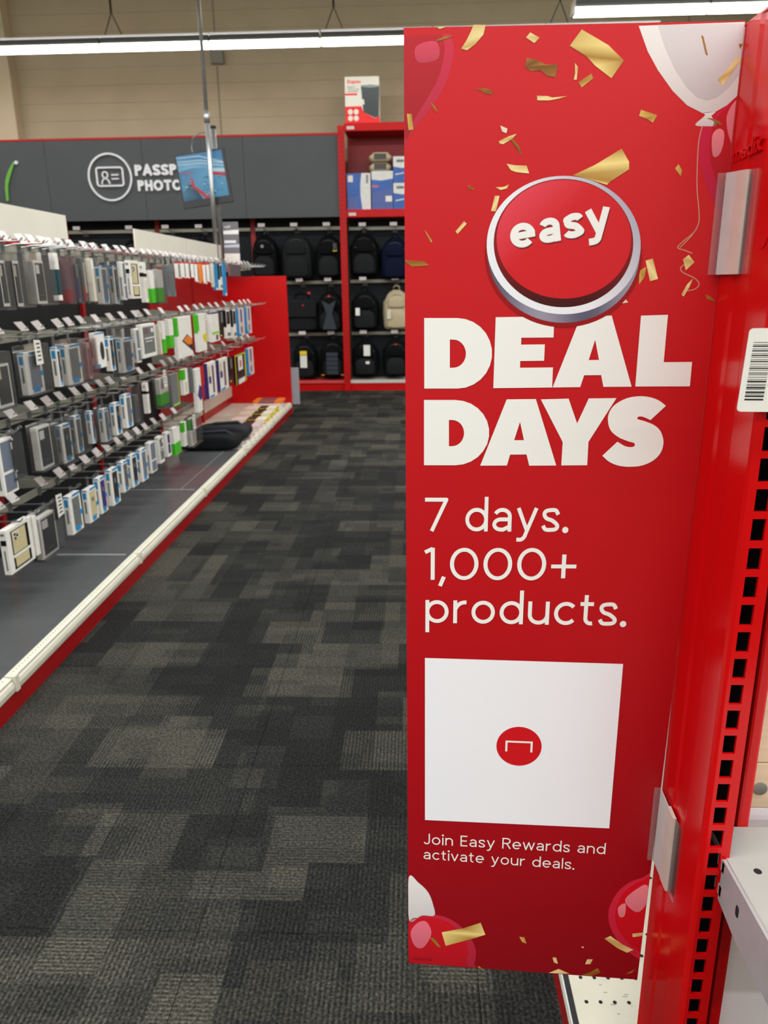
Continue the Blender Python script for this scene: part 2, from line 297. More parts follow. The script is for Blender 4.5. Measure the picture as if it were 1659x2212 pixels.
BLOCK = [('D',[[(178,7631),(485,7628),(562,7618),(635,7590),(699,7546),(752,7488),(789,7420),(810,7344),(812,7266),(795,7190),(761,7120),(710,7061),(646,7016),(573,6987),(494,6978),(180,6978)],[(418,7434),(449,7433),(478,7430),(505,7418),(528,7400),(548,7377),(561,7349),(569,7319),(569,7287),(563,7257),(550,7229),(531,7206),(508,7188),(481,7177),(453,7173),(421,7173)]]),('E',[[(837,7632),(1368,7635),(1371,7446),(1077,7446),(1078,7383),(1295,7384),(1295,7235),(1075,7233),(1076,7171),(1379,7173),(1381,6987),(833,6981)]]),('A',[[(1608,7636),(1882,7637),(2109,6993),(1852,6992),(1824,7101),(1669,7100),(1640,6990),(1385,6987)],[(1749,7423),(1795,7240),(1702,7239)]]),('L',[[(2142,7634),(2379,7639),(2379,7217),(2632,7218),(2634,6996),(2142,6995)]]),('D',[[(178,6869),(475,6869),(552,6860),(626,6834),(691,6791),(745,6734),(783,6667),(803,6593),(805,6517),(789,6442),(753,6373),(702,6314),(637,6269),(563,6240),(483,6230),(179,6228)],[(418,6676),(448,6677),(476,6673),(502,6662),(525,6645),(544,6622),(557,6595),(564,6565),(565,6534),(558,6504),(546,6476),(528,6453),(505,6435),(479,6424),(452,6420),(421,6420)]]),('A',[[(962,6875),(1235,6878),(1457,6236),(1199,6232),(1169,6343),(1012,6340),(985,6232),(727,6228)],[(1095,6660),(1139,6483),(1046,6482)]]),('Y',[[(1281,6875),(1539,6882),(1631,6647),(1725,6884),(1979,6887),(1748,6469),(1750,6241),(1505,6237),(1506,6466)]]),('S',[[(2435,6815),(2423,6825),(2407,6838),(2388,6852),(2368,6864),(2348,6874),(2326,6883),(2304,6890),(2280,6896),(2257,6900),(2232,6903),(2207,6905),(2181,6904),(2154,6902),(2125,6898),(2096,6892),(2068,6884),(2042,6872),(2015,6858),(1991,6842),(1970,6826),(1954,6809),(1941,6791),(1931,6773),(1923,6755),(1918,6737),(1914,6719),(1913,6701),(1915,6680),(1918,6657),(1924,6633),(1933,6608),(1944,6586),(1959,6567),(1977,6549),(1997,6534),(2018,6520),(2040,6507),(2064,6497),(2087,6488),(2108,6480),(2126,6474),(2143,6470),(2157,6467),(2168,6463),(2175,6458),(2179,6454),(2181,6449),(2182,6445),(2182,6440),(2180,6435),(2177,6430),(2173,6426),(2166,6424),(2158,6422),(2149,6421),(2138,6421),(2127,6422),(2114,6424),(2100,6428),(2085,6433),(2068,6442),(2048,6454),(2030,6465),(2018,6473),(1886,6335),(1898,6324),(1916,6308),(1936,6290),(1957,6275),(1978,6264),(2000,6254),(2023,6246),(2047,6239),(2073,6234),(2099,6231),(2126,6229),(2153,6229),(2181,6230),(2210,6232),(2238,6236),(2266,6243),(2292,6252),(2319,6264),(2344,6278),(2366,6293),(2385,6310),(2402,6329),(2417,6350),(2428,6372),(2437,6395),(2442,6420),(2444,6446),(2444,6471),(2440,6497),(2432,6523),(2422,6548),(2411,6570),(2397,6588),(2382,6605),(2364,6619),(2345,6632),(2324,6643),(2301,6653),(2278,6661),(2257,6669),(2237,6675),(2219,6680),(2203,6684),(2192,6688),(2185,6692),(2183,6695),(2183,6698),(2184,6701),(2185,6704),(2187,6708),(2191,6711),(2196,6713),(2204,6714),(2213,6715),(2223,6714),(2236,6711),(2253,6705),(2274,6696),(2293,6687),(2307,6681)]])]
QR = [(193,4132),(2246,4133),(2247,2102),(198,2091)]
DISC = [(1217,3102),(1460,3113),(1226,2851)]
BUTTON = {'ring': [(1415,8237),(2091,8225),(1384,8821)],'base': [(1418,8192),(2087,8181),(1386,8787)],'side': [(1413,8256),(2025,8246),(1384,8797)],'face': [(1415,8290),(2014,8279),(1388,8797)]}
TEXT = {'7 days.': [(190,5548),(1602,5562),(189,5897)],'1,000+': [(191,5022),(1708,5047),(190,5370)],'products.': [(197,4540),(2237,4563),(196,4905)],'Join Easy Rewards and': [(182,1761),(2226,1753),(182,1907)],'activate your deals.': [(183,1555),(1896,1522),(183,1697)]}
EASY = [(962,8223),(1826,8362),(955,8421)]
SIZE = (2777,9950,10007)
PRODUCTS = {'top': [('dark',2.927,2.972,1.303,1.469,0.028,(2.921,2.994,1.289,1.492)),('dark',3.033,3.079,1.3,1.47,0.028,(3.027,3.161,1.294,1.499)),('plain',3.205,3.289,1.304,1.476,0.028,(3.199,3.367,1.298,1.509)),('teal',3.408,3.438,1.314,1.511,0.028,None),('clearred',3.485,3.545,1.304,1.489,0.028,(3.479,3.551,1.297,1.498)),('clearblue',3.606,3.636,1.301,1.471,0.028,(3.6,3.642,1.295,1.513)),('clearred2',3.671,3.709,1.304,1.498,0.028,(3.665,3.715,1.295,1.507)),('cream',3.787,3.817,1.301,1.501,0.028,None),('blue',3.887,3.976,1.287,1.471,0.028,(3.862,3.982,1.281,1.514)),('blue',4.061,4.109,1.283,1.474,0.028,(4.055,4.123,1.277,1.514)),('frame',4.196,4.226,1.3,1.496,0.028,None),('logo',4.308,4.449,1.304,1.505,0.028,None),('narrow',4.525,4.57,1.279,1.501,0.028,None),('green',4.629,4.695,1.274,1.458,0.028,None),('green',4.756,4.864,1.276,1.465,0.028,(4.712,4.89,1.265,1.502)),('grey',4.951,5.003,1.304,1.494,0.028,None),('grey',5.085,5.115,1.302,1.502,0.028,None),('redtop',5.187,5.265,1.414,1.52,0.02,None),('redtop',5.334,5.374,1.418,1.523,0.02,None),('redtop',5.443,5.475,1.415,1.525,0.02,None),('redtop',5.569,5.599,1.419,1.525,0.02,None),('redtop',5.66,5.69,1.39,1.527,0.02,None),('orange',5.77,5.81,1.384,1.53,0.02,None),('redtop',5.884,5.914,1.377,1.529,0.02,None),('redtop',5.992,6.038,1.39,1.532,0.02,None),('cream',6.111,6.141,1.355,1.531,0.02,None),('solidblue',6.163,6.259,1.333,1.526,0.02,None),('blackwhite',6.325,6.396,1.332,1.529,0.02,None),('solidblue',6.457,6.533,1.286,1.532,0.02,None),('mauve',6.695,7.091,1.441,1.564,0.02,None)],'second': [('dark',2.783,2.891,0.938,1.098,0.028,(2.777,2.897,0.931,1.142)),('blue',3.018,3.16,0.955,1.122,0.028,(3.012,3.213,0.949,1.149)),('blue',3.304,3.334,0.952,1.122,0.028,None),('blue',3.392,3.544,0.946,1.121,0.028,(3.386,3.55,0.94,1.146)),('pink',3.623,3.657,0.947,1.117,0.028,(3.617,3.715,0.941,1.134)),('oval',3.728,3.846,0.985,1.155,0.028,None),('blue',3.898,3.955,0.955,1.127,0.028,None),('blue',4.056,4.224,0.927,1.103,0.028,(4.012,4.23,0.913,1.161)),('frame',4.295,4.349,0.958,1.144,0.028,None),('card',4.384,4.627,0.972,1.16,0.028,None),('cream',4.704,4.734,0.967,1.144,0.028,None),('green',4.76,4.816,0.969,1.163,0.028,None),('green',4.902,4.983,0.99,1.167,0.028,None),('diamond',5.057,5.397,0.905,1.17,0.028,None),('yellowcut',5.552,5.773,0.908,1.175,0.028,None),('cream',5.81,5.849,0.962,1.173,0.028,None),('purplegreen',5.946,6.191,0.948,1.188,0.028,None),('black',6.174,6.332,0.967,1.175,0.028,None),('blackwhite',6.431,6.574,0.944,1.171,0.028,None),('blackwhite',6.677,6.783,0.928,1.167,0.028,None),('bluewhite',6.893,7.125,0.93,1.17,0.028,None),('bluewhite',7.241,7.439,0.93,1.181,0.028,None)],'third': [('frame',2.731,2.832,0.615,0.827,0.028,None),('plain',2.813,2.843,0.684,0.818,0.028,(2.807,2.891,0.659,0.848)),('plain',3.033,3.15,0.641,0.82,0.028,(3.027,3.205,0.635,0.831)),('blue',3.245,3.342,0.62,0.789,0.028,(3.239,3.362,0.61,0.812)),('blue',3.392,3.459,0.635,0.806,0.028,(3.386,3.523,0.625,0.82)),('blue',3.573,3.603,0.644,0.801,0.028,None),('blue',3.72,3.79,0.622,0.786,0.028,(3.711,3.796,0.611,0.802)),('blue',3.874,3.946,0.626,0.792,0.028,None),('blue',4.024,4.117,0.636,0.814,0.028,None),('grey',4.181,4.233,0.637,0.791,0.028,(4.175,4.244,0.627,0.842)),('narrow',4.376,4.412,0.658,0.849,0.028,None),('green',4.612,4.772,0.665,0.847,0.028,(4.606,4.778,0.657,0.858)),('greygreen',4.84,4.991,0.623,0.828,0.028,None),('greentop',5.108,5.215,0.661,0.831,0.028,None),('grey',5.312,5.342,0.648,0.822,0.028,None),('diamondblue',5.403,5.53,0.494,0.802,0.028,None),('redstrip',5.588,5.618,0.579,0.804,0.028,None),('purple',5.73,5.975,0.544,0.809,0.028,None),('purple',6.083,6.366,0.552,0.802,0.028,None),('black',6.395,6.54,0.576,0.787,0.028,None),('yellowblack',6.664,7.055,0.528,0.783,0.028,None),('bluewhite',7.203,7.426,0.548,0.798,0.028,None)],'bottom': [('logo',2.686,2.879,0.314,0.532,0.028,None),('white',2.897,2.927,0.316,0.483,0.028,None),('plain',2.941,3.085,0.281,0.459,0.028,(2.935,3.123,0.274,0.48)),('blue',3.232,3.351,0.293,0.473,0.028,None),('blue',3.425,3.53,0.288,0.451,0.028,None),('blue',3.566,3.648,0.291,0.471,0.028,None),('blue',3.717,3.82,0.289,0.476,0.028,None),('blue',3.882,3.964,0.315,0.479,0.028,None),('blue',4.013,4.109,0.307,0.484,0.028,None),('blue',4.166,4.265,0.3,0.483,0.028,None),('frame',4.33,4.431,0.31,0.513,0.028,None),('card',4.501,4.579,0.33,0.514,0.028,None),('purplewin',4.647,4.723,0.338,0.517,0.028,None),('green',4.793,4.925,0.315,0.492,0.028,None),('greentop',5.014,5.077,0.328,0.531,0.028,None),('greentop',5.171,5.297,0.296,0.501,0.028,(5.165,5.419,0.287,0.516))]}

# ================================================================== THE ROOM
def carpet():
    m = bpy.data.materials.new('patchwork_carpet'); m.use_nodes = True; nt = m.node_tree; b = nt.nodes['Principled BSDF']
    N = lambda t: nt.nodes.new('ShaderNode'+t); lk = nt.links.new
    geo = N('NewGeometry')
    def brick(rot, bw, rh, off, seed):
        mp = N('Mapping'); mp.inputs['Rotation'].default_value = (0, 0, rot); mp.inputs['Location'].default_value = (seed, seed*.7, 0)
        lk(geo.outputs['Position'], mp.inputs['Vector'])
        t = N('TexBrick'); t.offset = off; t.offset_frequency = 2; t.squash = .62; t.squash_frequency = 3
        t.inputs['Color1'].default_value = (0, 0, 0, 1); t.inputs['Color2'].default_value = (1, 1, 1, 1); t.inputs['Mortar Size'].default_value = 0
        t.inputs['Scale'].default_value = 1; t.inputs['Brick Width'].default_value = bw; t.inputs['Row Height'].default_value = rh; t.inputs['Bias'].default_value = 0
        lk(mp.outputs['Vector'], t.inputs['Vector']); return t.outputs['Color']
    def math_(op, a, c=None, d=None):
        n = N('Math'); n.operation = op
        for i, x in enumerate((a, c, d)):
            if x is None: continue
            if isinstance(x, (int, float)): n.inputs[i].default_value = x
            else: lk(x, n.inputs[i])
        return n.outputs[0]
    A = brick(0, .38, .205, .42, 3.1); B = brick(PI/2, .33, .135, .37, 7.7); C_ = brick(0, .19, .068, .3, 1.3)
    v = math_('ADD', math_('MULTIPLY', A, .46), math_('ADD', math_('MULTIPLY', B, .36), math_('MULTIPLY', C_, .18)))
    rp = N('ValToRGB'); rp.color_ramp.interpolation = 'LINEAR'
    e = rp.color_ramp.elements; e[0].position = .22; e[0].color = (*lin((34, 34, 33)), 1); e[1].position = .82; e[1].color = (*lin((71, 69, 61)), 1)
    x = e.new(.42); x.color = (*lin((42, 42, 40)), 1); x = e.new(.6); x.color = (*lin((56, 55, 50)), 1)
    lk(v, rp.inputs['Fac'])
    sp = N('SeparateXYZ'); lk(geo.outputs['Position'], sp.inputs[0])
    nz = N('TexNoise'); nz.inputs['Scale'].default_value = 150; nz.inputs['Detail'].default_value = 4; lk(geo.outputs['Position'], nz.inputs['Vector'])
    wob = math_('MULTIPLY', nz.outputs['Fac'], 1.6)
    sx = math_('SINE', math_('ADD', math_('MULTIPLY', sp.outputs['X'], 2*PI/.011), wob)); sy = math_('SINE', math_('ADD', math_('MULTIPLY', sp.outputs['Y'], 2*PI/.0095), wob))
    sel = math_('GREATER_THAN', B, .52)
    st = N('Mix'); lk(sel, st.inputs[0]); lk(sx, st.inputs[2]); lk(sy, st.inputs[3])
    amp = math_('MULTIPLY', math_('ADD', A, .25), .34)
    stitch = math_('ADD', 1.0, math_('MULTIPLY', st.outputs[0], amp))
    fl = N('ValToRGB'); fl.color_ramp.elements[0].position = .4; fl.color_ramp.elements[0].color = (.4, .4, .4, 1); fl.color_ramp.elements[1].position = .68; fl.color_ramp.elements[1].color = (1.35, 1.35, 1.35, 1)
    lk(nz.outputs['Fac'], fl.inputs['Fac'])
    tot = math_('MULTIPLY', math_('MULTIPLY', stitch, fl.outputs['Color']), 1.45)
    mx = N('VectorMath'); mx.operation = 'SCALE'; lk(rp.outputs['Color'], mx.inputs[0]); lk(tot, mx.inputs['Scale']); lk(mx.outputs[0], b.inputs['Base Color'])
    b.inputs['Roughness'].default_value = 1; b.inputs['Specular IOR Level'].default_value = .1
    bp = N('Bump'); bp.inputs['Strength'].default_value = .55; bp.inputs['Distance'].default_value = .003; lk(tot, bp.inputs['Height']); lk(bp.outputs[0], b.inputs['Normal'])
    return m
CARPET = carpet()
floor = struct(box('floor', (-9.5, -9, -.12), (8.5, 10.9, -.009), CARPET))
tile = MB(); T = .6085
tile.add([(0,0,-.008),(T,0,-.008),(T,T,-.008),(0,T,-.008),(0,0,-.0008),(T,0,-.0008),(T,T,-.0008),(0,T,-.0008),(.002,.002,0),(T-.002,.002,0),(T-.002,T-.002,0),(.002,T-.002,0)],
         [(0,1,5,4),(1,2,6,5),(2,3,7,6),(3,0,4,7),(4,5,9,8),(5,6,10,9),(6,7,11,10),(7,4,8,11),(8,9,10,11),(3,2,1,0)])
t0 = tile.build('carpet_tile', CARPET, floor)
for i in range(-3, 4):
    for j in range(-1, 17):
        o = t0 if (i, j) == (-3, -1) else t0.copy()
        if o is not t0: col.objects.link(o)
        o.location = (i*.61+.13, j*.61+.12, 0); o.parent = floor
# rear block wall, with a pilaster and shallow bed joints
wall = MB().box((-9.5, 10.9, 0), (8.5, 11.1, 5.6)).build('wall_back', WALL); struct(wall)
JOINT = mat('bed_joint', (168, 157, 132), .85)
for k in range(26): box('bed_joint', (-5.1, 10.897, .2+k*.203), (8.4, 10.901, .206+k*.203), JOINT, wall)
for x in (-2.5, 3.4): box('control_joint', (x-.012, 10.895, 0), (x+.012, 10.901, 5.6), mat('joint_sealant', (150, 142, 122), .7), wall)
box('pilaster', (-6.6, 10.72, 0), (-5.12, 10.901, 5.6), mat('pilaster_paint', (204, 192, 164), .8, scale=3), wall)
cb = box('conduit_box', (-2.56, 10.82, 4.06), (-2.4, 10.9, 4.2), mat('grey_box', (140, 138, 130), .6), wall)
struct(box('wall_left', (-9.7, -9, 0), (-9.5, 11.1, 5.6), WALL)); struct(box('wall_right', (8.5, -9, 0), (8.7, 11.1, 5.6), WALL))
struct(box('wall_front', (-9.5, -9.2, 0), (8.5, -9, 5.6), WALL)); struct(box('ceiling', (-9.7, -9.2, 5.6), (8.7, 11.1, 5.75), CEIL))

# ------------------------------------------------------------------ hanging strip lights
def strip_light(x0, y, z, label, group, cable=False, end=False):
    t = thing('strip_light', label, 'light', (x0, y, z), group); L = 1.205
    lens = MB()
    prof = [(-.05, .052), (.05, .052), (.06, .065), (.06, .105), (-.06, .105), (-.06, .065)]
    lens.prism([prof], lambda u, v, d: (x0+d, y+u, z+v), .004, L-.004); lens.build('diffuser', LENS, t)
    MB().prism([[(-.05, .105), (.05, .105), (.045, .17), (-.045, .17)]], lambda u, v, d: (x0+d, y+u, z+v), 0, L).build('housing', HOUSE, t)
    box('top_louvre', (x0, y-.06, z+.171), (x0+L, y+.06, z+.186), SILVER, t)
    box('joint_cap', (x0+L-.004, y-.062, z+.05), (x0+L+.012, y+.062, z+.11), mat('cap_white', (222, 220, 205), .4), t)
    if end: box('end_cap', (x0-.02, y-.062, z+.05), (x0+.004, y+.062, z+.16), mat('cap_white', (222, 220, 205), .4), t)
    if cable:
        c = MB(); xx = x0+.14; top = (xx, y, z+.42)
        c.tube([(xx-.11, y, z+.17), top], .006, 6); c.tube([(xx+.11, y, z+.17), top], .006, 6); c.tube([top, (xx, y, 5.6)], .013, 8)
        c.build('hanger_cable', HOUSE, t)
    return t
XS = [-8.33, -7.11, -5.89, -4.67, -3.45, -2.23, -1.0, .22, 1.44]
for i, x in enumerate(XS):
    strip_light(x, 9.5, 3.83, 'lit fluorescent strip section over the dark sign band, %s from left in the row' % ORD[i], 'strip lights over the back wall', cable=i in (2, 4, 6, 8))
for i in range(3):
    strip_light(1.47+i*1.22, 8.07, 3.635, 'lit fluorescent strip section above the red sign, %s from left' % ORD[i], 'strip lights above the red sign', cable=i in (1, 2), end=i == 0)

# ================================================================== BACK WALL FIXTURES
YB = 10.2
def slots(mb, x, y, z0, z1, step=.0508, w=.012, h=.026):
    z = z0
    while z < z1: mb.box((x-w/2, y-.002, z), (x+w/2, y+.001, z+h)); z += step
    return mb
XW = [-5.79, -4.57, -3.35, -2.09, -.875]
for i in range(4):
    x0, x1 = XW[i], XW[i+1]
    t = thing('wall_display_bay', 'dark slotted wall bay of hanging backpacks, %s from left under the sign band' % ORD[i], 'display', ((x0+x1)/2, YB, 0), 'wall bays under the sign band')
    box('back_panel', (x0, 10.58, .12), (x1, 10.62, 2.6), DARKW, t)
    box('upright', (x0-.03, 10.54, .0), (x0+.03, 10.579, 3.05), RED_IN, t)
    for z in (.71, 1.38, 2.05): box('crossbar', (x0+.035, 10.53, z-.012), (x1-.035, 10.56, z+.028), BARM, t)
    box('base_deck', (x0, 10.2, .1), (x1, 10.62, .135), mat('wall_deck', (214, 70, 70), .4), t); box('kick_plate', (x0, 10.22, 0), (x1, 10.24, .1), RED, t)
    s = box('header_sign', (x0, 10.21, 2.17), (x1-.004, 10.25, 3.105), BAND); tag(s, 'slate grey header panel above the backpacks, %s from left' % ORD[i], 'sign panel', 'slate header panels')
    tr = box('top_trim', (x0, 10.205, 3.1055), (x1-.004, 10.6, 3.125), RED, s); tr.location = (0, 0, 0)
# white lettering and icon on the header, and a leaf shape further left
sg = thing('passport_photo_sign', 'white PASSPORT PHOTOS lettering with round ID card icon', 'sign', (-3.1, 10.2, 2.5))
LET = mat('white_letter', (232, 232, 236), .4, emit=.0)
def bt(s, x0, x1, zb, cap, name):
    mb = MB(); k = cap/1.42
    draw_text(mb, s, .36, lambda u, v, d: (x0+u, 10.2+d, zb+v*k), .13, -.012, .0095, width=x1-x0); mb.build(name, LET, sg)
bt('PASSPORT', -3.455, -2.57, 2.685, .125, 'lettering'); bt('PHOTOS', -3.435, -2.78, 2.508, .125, 'lettering')
ic = MB()
for quad in ribbon(arc(-3.775, 2.675, .268, .268, 0, 360, 48), .022): ic.prism([[(p.x, p.y) for p in quad]], XZ(10.2), -.012, .0095)
ic.build('icon_ring', LET, sg)
ic = MB()
rr = lambda x0, y0, x1, y1, r: arc(x1-r, y1-r, r, r, 0, 90, 5)+arc(x0+r, y1-r, r, r, 90, 180, 5)+arc(x0+r, y0+r, r, r, 180, 270, 5)+arc(x1-r, y0+r, r, r, 270, 360, 5)
lp = rr(-3.94, 2.575, -3.61, 2.785, .03); lp.append(lp[0])
for quad in ribbon(lp, .02): ic.prism([[(p.x, p.y) for p in quad]], XZ(10.2), -.012, .0095)
for pl in (arc(-3.835, 2.702, .032, .036, 0, 360, 20), arc(-3.835, 2.597, .048, .062, 0, 180, 14), [(-3.755, 2.7), (-3.665, 2.7)], [(-3.755, 2.655), (-3.665, 2.655)]):
    for quad in ribbon(pl, .016): ic.prism([[(p.x, p.y) for p in quad]], XZ(10.2), -.012, .0095)
ic.build('icon_card', LET, sg)
sw = thing('green_leaf_emblem', 'bright green curved leaf emblem with white dot on the header', 'emblem', (-5.05, 10.2, 2.5))
pts = spline([(-5.13, 2.42), (-5.12, 2.6), (-5.07, 2.74), (-5.0, 2.84), (-4.97, 2.875)], 5); e2 = spline([(-4.955, 2.87), (-4.99, 2.8), (-5.05, 2.68), (-5.085, 2.58), (-5.1, 2.42)], 5)
MB().prism([pts+e2], XZ(10.2), -.012, .0095).build('leaf_stroke', mat('emblem_green', (104, 176, 60), .45), sw)
MB().disc((-4.94, 2.862), .022, XZ(10.2), -.012, .0095).build('trademark_dot', LET, sw)

# red rack with shelves to the right of the header
rk = thing('red_shelf_rack', 'tall red steel shelf rack with slotted upright beside backpacks', 'shelf rack', (-.3, YB, 0))
for x in (-.875, .36, 1.58):
    u = box('upright', (x-.042, 10.17, 0), (x+.042, 10.2, 3.2), RED, rk, bevel=.004)
    sb = MB(); slots(sb, x-.016, 10.17, .1, 3.1); slots(sb, x+.016, 10.17, .1, 3.1); sb.build('slot_column', mat('slot_shadow', (96, 14, 16), .6), u)['kind'] = 'stuff'
    box('side_post', (x-.03, 10.2, 0), (x+.03, 10.62, .1), RED_IN, rk)
for x0, x1 in ((-.833, .318), (.402, 1.538)):
    for z in (2.157, 3.135):
        s = box('shelf', (x0, 10.18, z), (x1, 10.62, z+.092), RED, rk, bevel=.004)
        box('shelf_label', (x0+.03, 10.178, z+.02), (x0+.12, 10.1795, z+.055), TAG, s)
    box('upper_back_panel', (x0, 10.6, 2.25), (x1, 10.62, 3.14), RED_IN, rk)
    box('back_panel', (x0, 10.58, .13), (x1, 10.62, 2.157), DARKW, rk)
    for z in (.715, 1.385, 2.04): box('crossbar', (x0, 10.53, z-.012), (x1, 10.56, z+.028), BARM, rk)
    box('base_deck', (x0, 10.19, .1), (x1, 10.62, .135), mat('grey_white_deck', (206, 196, 188), .4), rk); box('kick_plate', (x0, 10.2, 0), (x1, 10.22, .1), RED, rk)

# backpacks
def pillow(w, h, d, top=.55, flat=.5, nr=16, ns=28, zb=.12, nose=.3):
    """soft pack: arched top, rounded base; front bulges to -y; origin at bottom centre of the back"""
    mb = MB(); rings = []
    for i in range(nr+1):
        t = i/nr
        t = .5-.5*math.cos(PI*t)
        a = 1.0
        if t < zb: a = math.sqrt(max(0, 1-((zb-t)/zb)**2))*.28+.72
        if t > top: a = max(nose, math.sqrt(max(0, 1-((t-top)/(1-top))**2))**.8) if t < 1 else nose
        b = (1-.35*max(0, (t-.4)/.6)**1.5)*(a**.6)
        if i in (0, nr): b *= .6
        ring = []
        for k in range(ns):
            an = 2*PI*k/ns; cx = math.cos(an); sy = math.sin(an)
            e = .62
            X = w/2*a*math.copysign(abs(cx)**e, cx)*(1-.05*t); Y = d/2*b*math.copysign(abs(sy)**e, sy)
            ring.append((X, -d/2+Y, h*t))
        rings.append(ring)
    vs = [v for r in rings for v in r]; fs = []
    for i in range(nr):
        for k in range(ns): fs.append((i*ns+k, i*ns+(k+1) % ns, (i+1)*ns+(k+1) % ns, (i+1)*ns+k))
    fs += [tuple(range(ns-1, -1, -1)), tuple(nr*ns+k for k in range(ns))]
    return mb.add(vs, fs)
def shift(mb, d):
    mb.v = [(x+d[0], y+d[1], z+d[2]) for x, y, z in mb.v]; return mb
def backpack(x, z0, w, h, label, m=BAGK, pocket=None, tagc=None, extra=None, barz=None):
    y = 10.47; d = .2
    t = thing('backpack', label, 'backpack', (x, y, z0), 'backpacks hanging on the back wall')
    b = shift(pillow(w, h, d), (x, y, z0)).build('body', m, t, True)
    pm = pocket or BAGK2
    p = shift(pillow(w*.8, h*.46, .09, top=.62, zb=.18, nose=.55), (x, y-d*.82, z0+h*.05)).build('front_pocket', pm, t, True)
    shift(pillow(w*.66, h*.3, .06, top=.5, nose=.4), (x, y-d*.80, z0+h*.56)).build('upper_pocket', m, t, True)
    pts = [(x+w*.40*math.cos(a), y-d*.93+.03*(1-math.sin(a)), z0+h*.52+h*.36*math.sin(a)) for a in [PI*k/14 for k in range(15)]]
    MB().tube(pts, .004, 6).build('zipper', mat('zip_tape', (60, 60, 62), .4), t)
    MB().tube([(x-.04, y-.09, z0+h-.01), (x-.035, y-.1, z0+h+.04), (x, y-.1, z0+h+.055), (x+.035, y-.1, z0+h+.04), (x+.04, y-.09, z0+h-.01)], .009, 8).build('carry_handle', m, t, True)
    for s_ in (-1, 1):
        MB().tube([(x+s_*w*.3, y-.02, z0+h*.9), (x+s_*w*.49, y-.03, z0+h*.7), (x+s_*w*.5, y-.03, z0+h*.4), (x+s_*w*.47, y-.02, z0+h*.12)], .013, 8).build('shoulder_strap', m, t, True)
    if tagc:
        for (u, v, tw, th, c) in tagc: box('hang_tag', (x+u*w-tw/2, y-d-.075, z0+v*h-th/2), (x+u*w+tw/2, y-d-.073, z0+v*h+th/2), mat('tag_%d_%d_%d' % c, c, .5), t)
    if extra: extra(t, x, y, z0, w, h, d)
    if barz: wall_hook(x, barz, ' '.join(label.replace(',', '').split()[:9]))
    return t
def wall_hook(x, z, what):
    t = thing('display_hook', 'wire hook with price tag above the '+what, 'hook', (x, 10.53, z), 'hooks on the backpack wall')
    MB().tube([(x, 10.53, z), (x, 10.42, z+.003), (x, 10.3, z+.012), (x, 10.285, z+.03)], .004, 6).build('wire', STEEL, t)
    box('saddle_clip', (x-.035, 10.52, z-.05), (x+.035, 10.5295, z+.03), CLEAR, t)
    box('price_tag', (x-.06, 10.28, z+.02), (x+.03, 10.283, z+.062), TAG, t)
def v_panel(t, x, y, z0, w, h, d):
    MB().prism([[(x-.09, z0+h*.78), (x, z0+h*.68), (x+.09, z0+h*.78), (x+.035, z0+h*.45), (x+.09, z0+.03), (x-.09, z0+.03), (x-.035, z0+h*.45)]], XZ(y-d-.09), -.012, .03).build('grey_front_panel', BAGG, t)
    box('red_badge', (x-.015, y-d-.06, z0+h*.86), (x+.015, y-d-.05, z0+h*.91), mat('badge_red', (190, 30, 36), .4), t)
def ribs(t, x, y, z0, w, h, d):
    for k in range(5): box('webbing_row', (x-.075-.004*k*0, y-d-.105, z0+.05+k*.058), (x+.075, y-d-.085, z0+.1+k*.058), BAGG, t)
    for s_ in (-1, 1): box('orange_buckle', (x+s_*.13-.02, y-d-.07, z0+.03), (x+s_*.13+.02, y-d-.05, z0+.045), mat('buckle_orange', (210, 120, 30), .4), t)
def stripe(t, x, y, z0, w, h, d): box('reflective_stripe', (x-.11, y-d-.012, z0+h*.66), (x+.09, y-d-.004, z0+h*.675), mat('reflective', (110, 112, 116), .3), t)
def badge(t, x, y, z0, w, h, d): MB().disc((x-.01, z0+h*.74), .02, XZ(y-d-.03), -.004, .01).build('metal_badge', STEEL, t)
def redmark(t, x, y, z0, w, h, d): box('red_badge', (x-.014, y-d-.04, z0+h*.86), (x+.014, y-d-.03, z0+h*.9), mat('badge_red', (190, 30, 36), .4), t)
W_ = (228, 226, 216)
backpack(-1.915, 1.45, .33, .52, 'black backpack with round metal badge, just above the red end panel', extra=badge, barz=2.05)
backpack(-1.5, 1.43, .39, .55, 'large charcoal backpack with many pockets, second from the end panel on upper bar', BAGK2, BAGK2, barz=2.05)
backpack(-1.085, 1.44, .33, .52, 'black backpack carrying a yellow and black hang tag', tagc=[(.28, .72, .045, .09, (52, 54, 56)), (.28, .64, .05, .025, (226, 206, 40))], barz=2.05)
backpack(-.63, 1.46, .36, .52, 'black backpack with thin grey reflective stripe beside slotted red upright', extra=stripe, barz=2.04)
backpack(-.235, 1.41, .36, .51, 'navy blue backpack on the upper bar of the red rack', NAVY, NAVY, barz=2.04)
backpack(-1.09, .77, .34, .5, 'black backpack with grey V shaped front panel', extra=v_panel, barz=1.38)
backpack(-.637, .785, .35, .48, 'plain black backpack with white hang tag on the middle bar', tagc=[(-.24, .48, .055, .095, W_)], barz=1.385)
backpack(-.22, .78, .34, .5, 'tan canvas backpack on the middle bar', TAN, TAN, tagc=[(-.28, .4, .05, .12, (206, 200, 180))], barz=1.385)
backpack(-1.45, .16, .31, .47, 'black backpack with long yellow and white product tag', tagc=[(.0, .72, .09, .05, (240, 200, 20)), (.0, .48, .09, .16, W_)], barz=.71)
backpack(-1.07, .17, .33, .49, 'black backpack with grey webbing rows and orange buckles', extra=ribs, barz=.71)
backpack(-.645, .185, .34, .45, 'black backpack with two white tags near rack base', tagc=[(.1, .75, .085, .14, W_), (.12, .4, .05, .035, W_)], barz=.715)
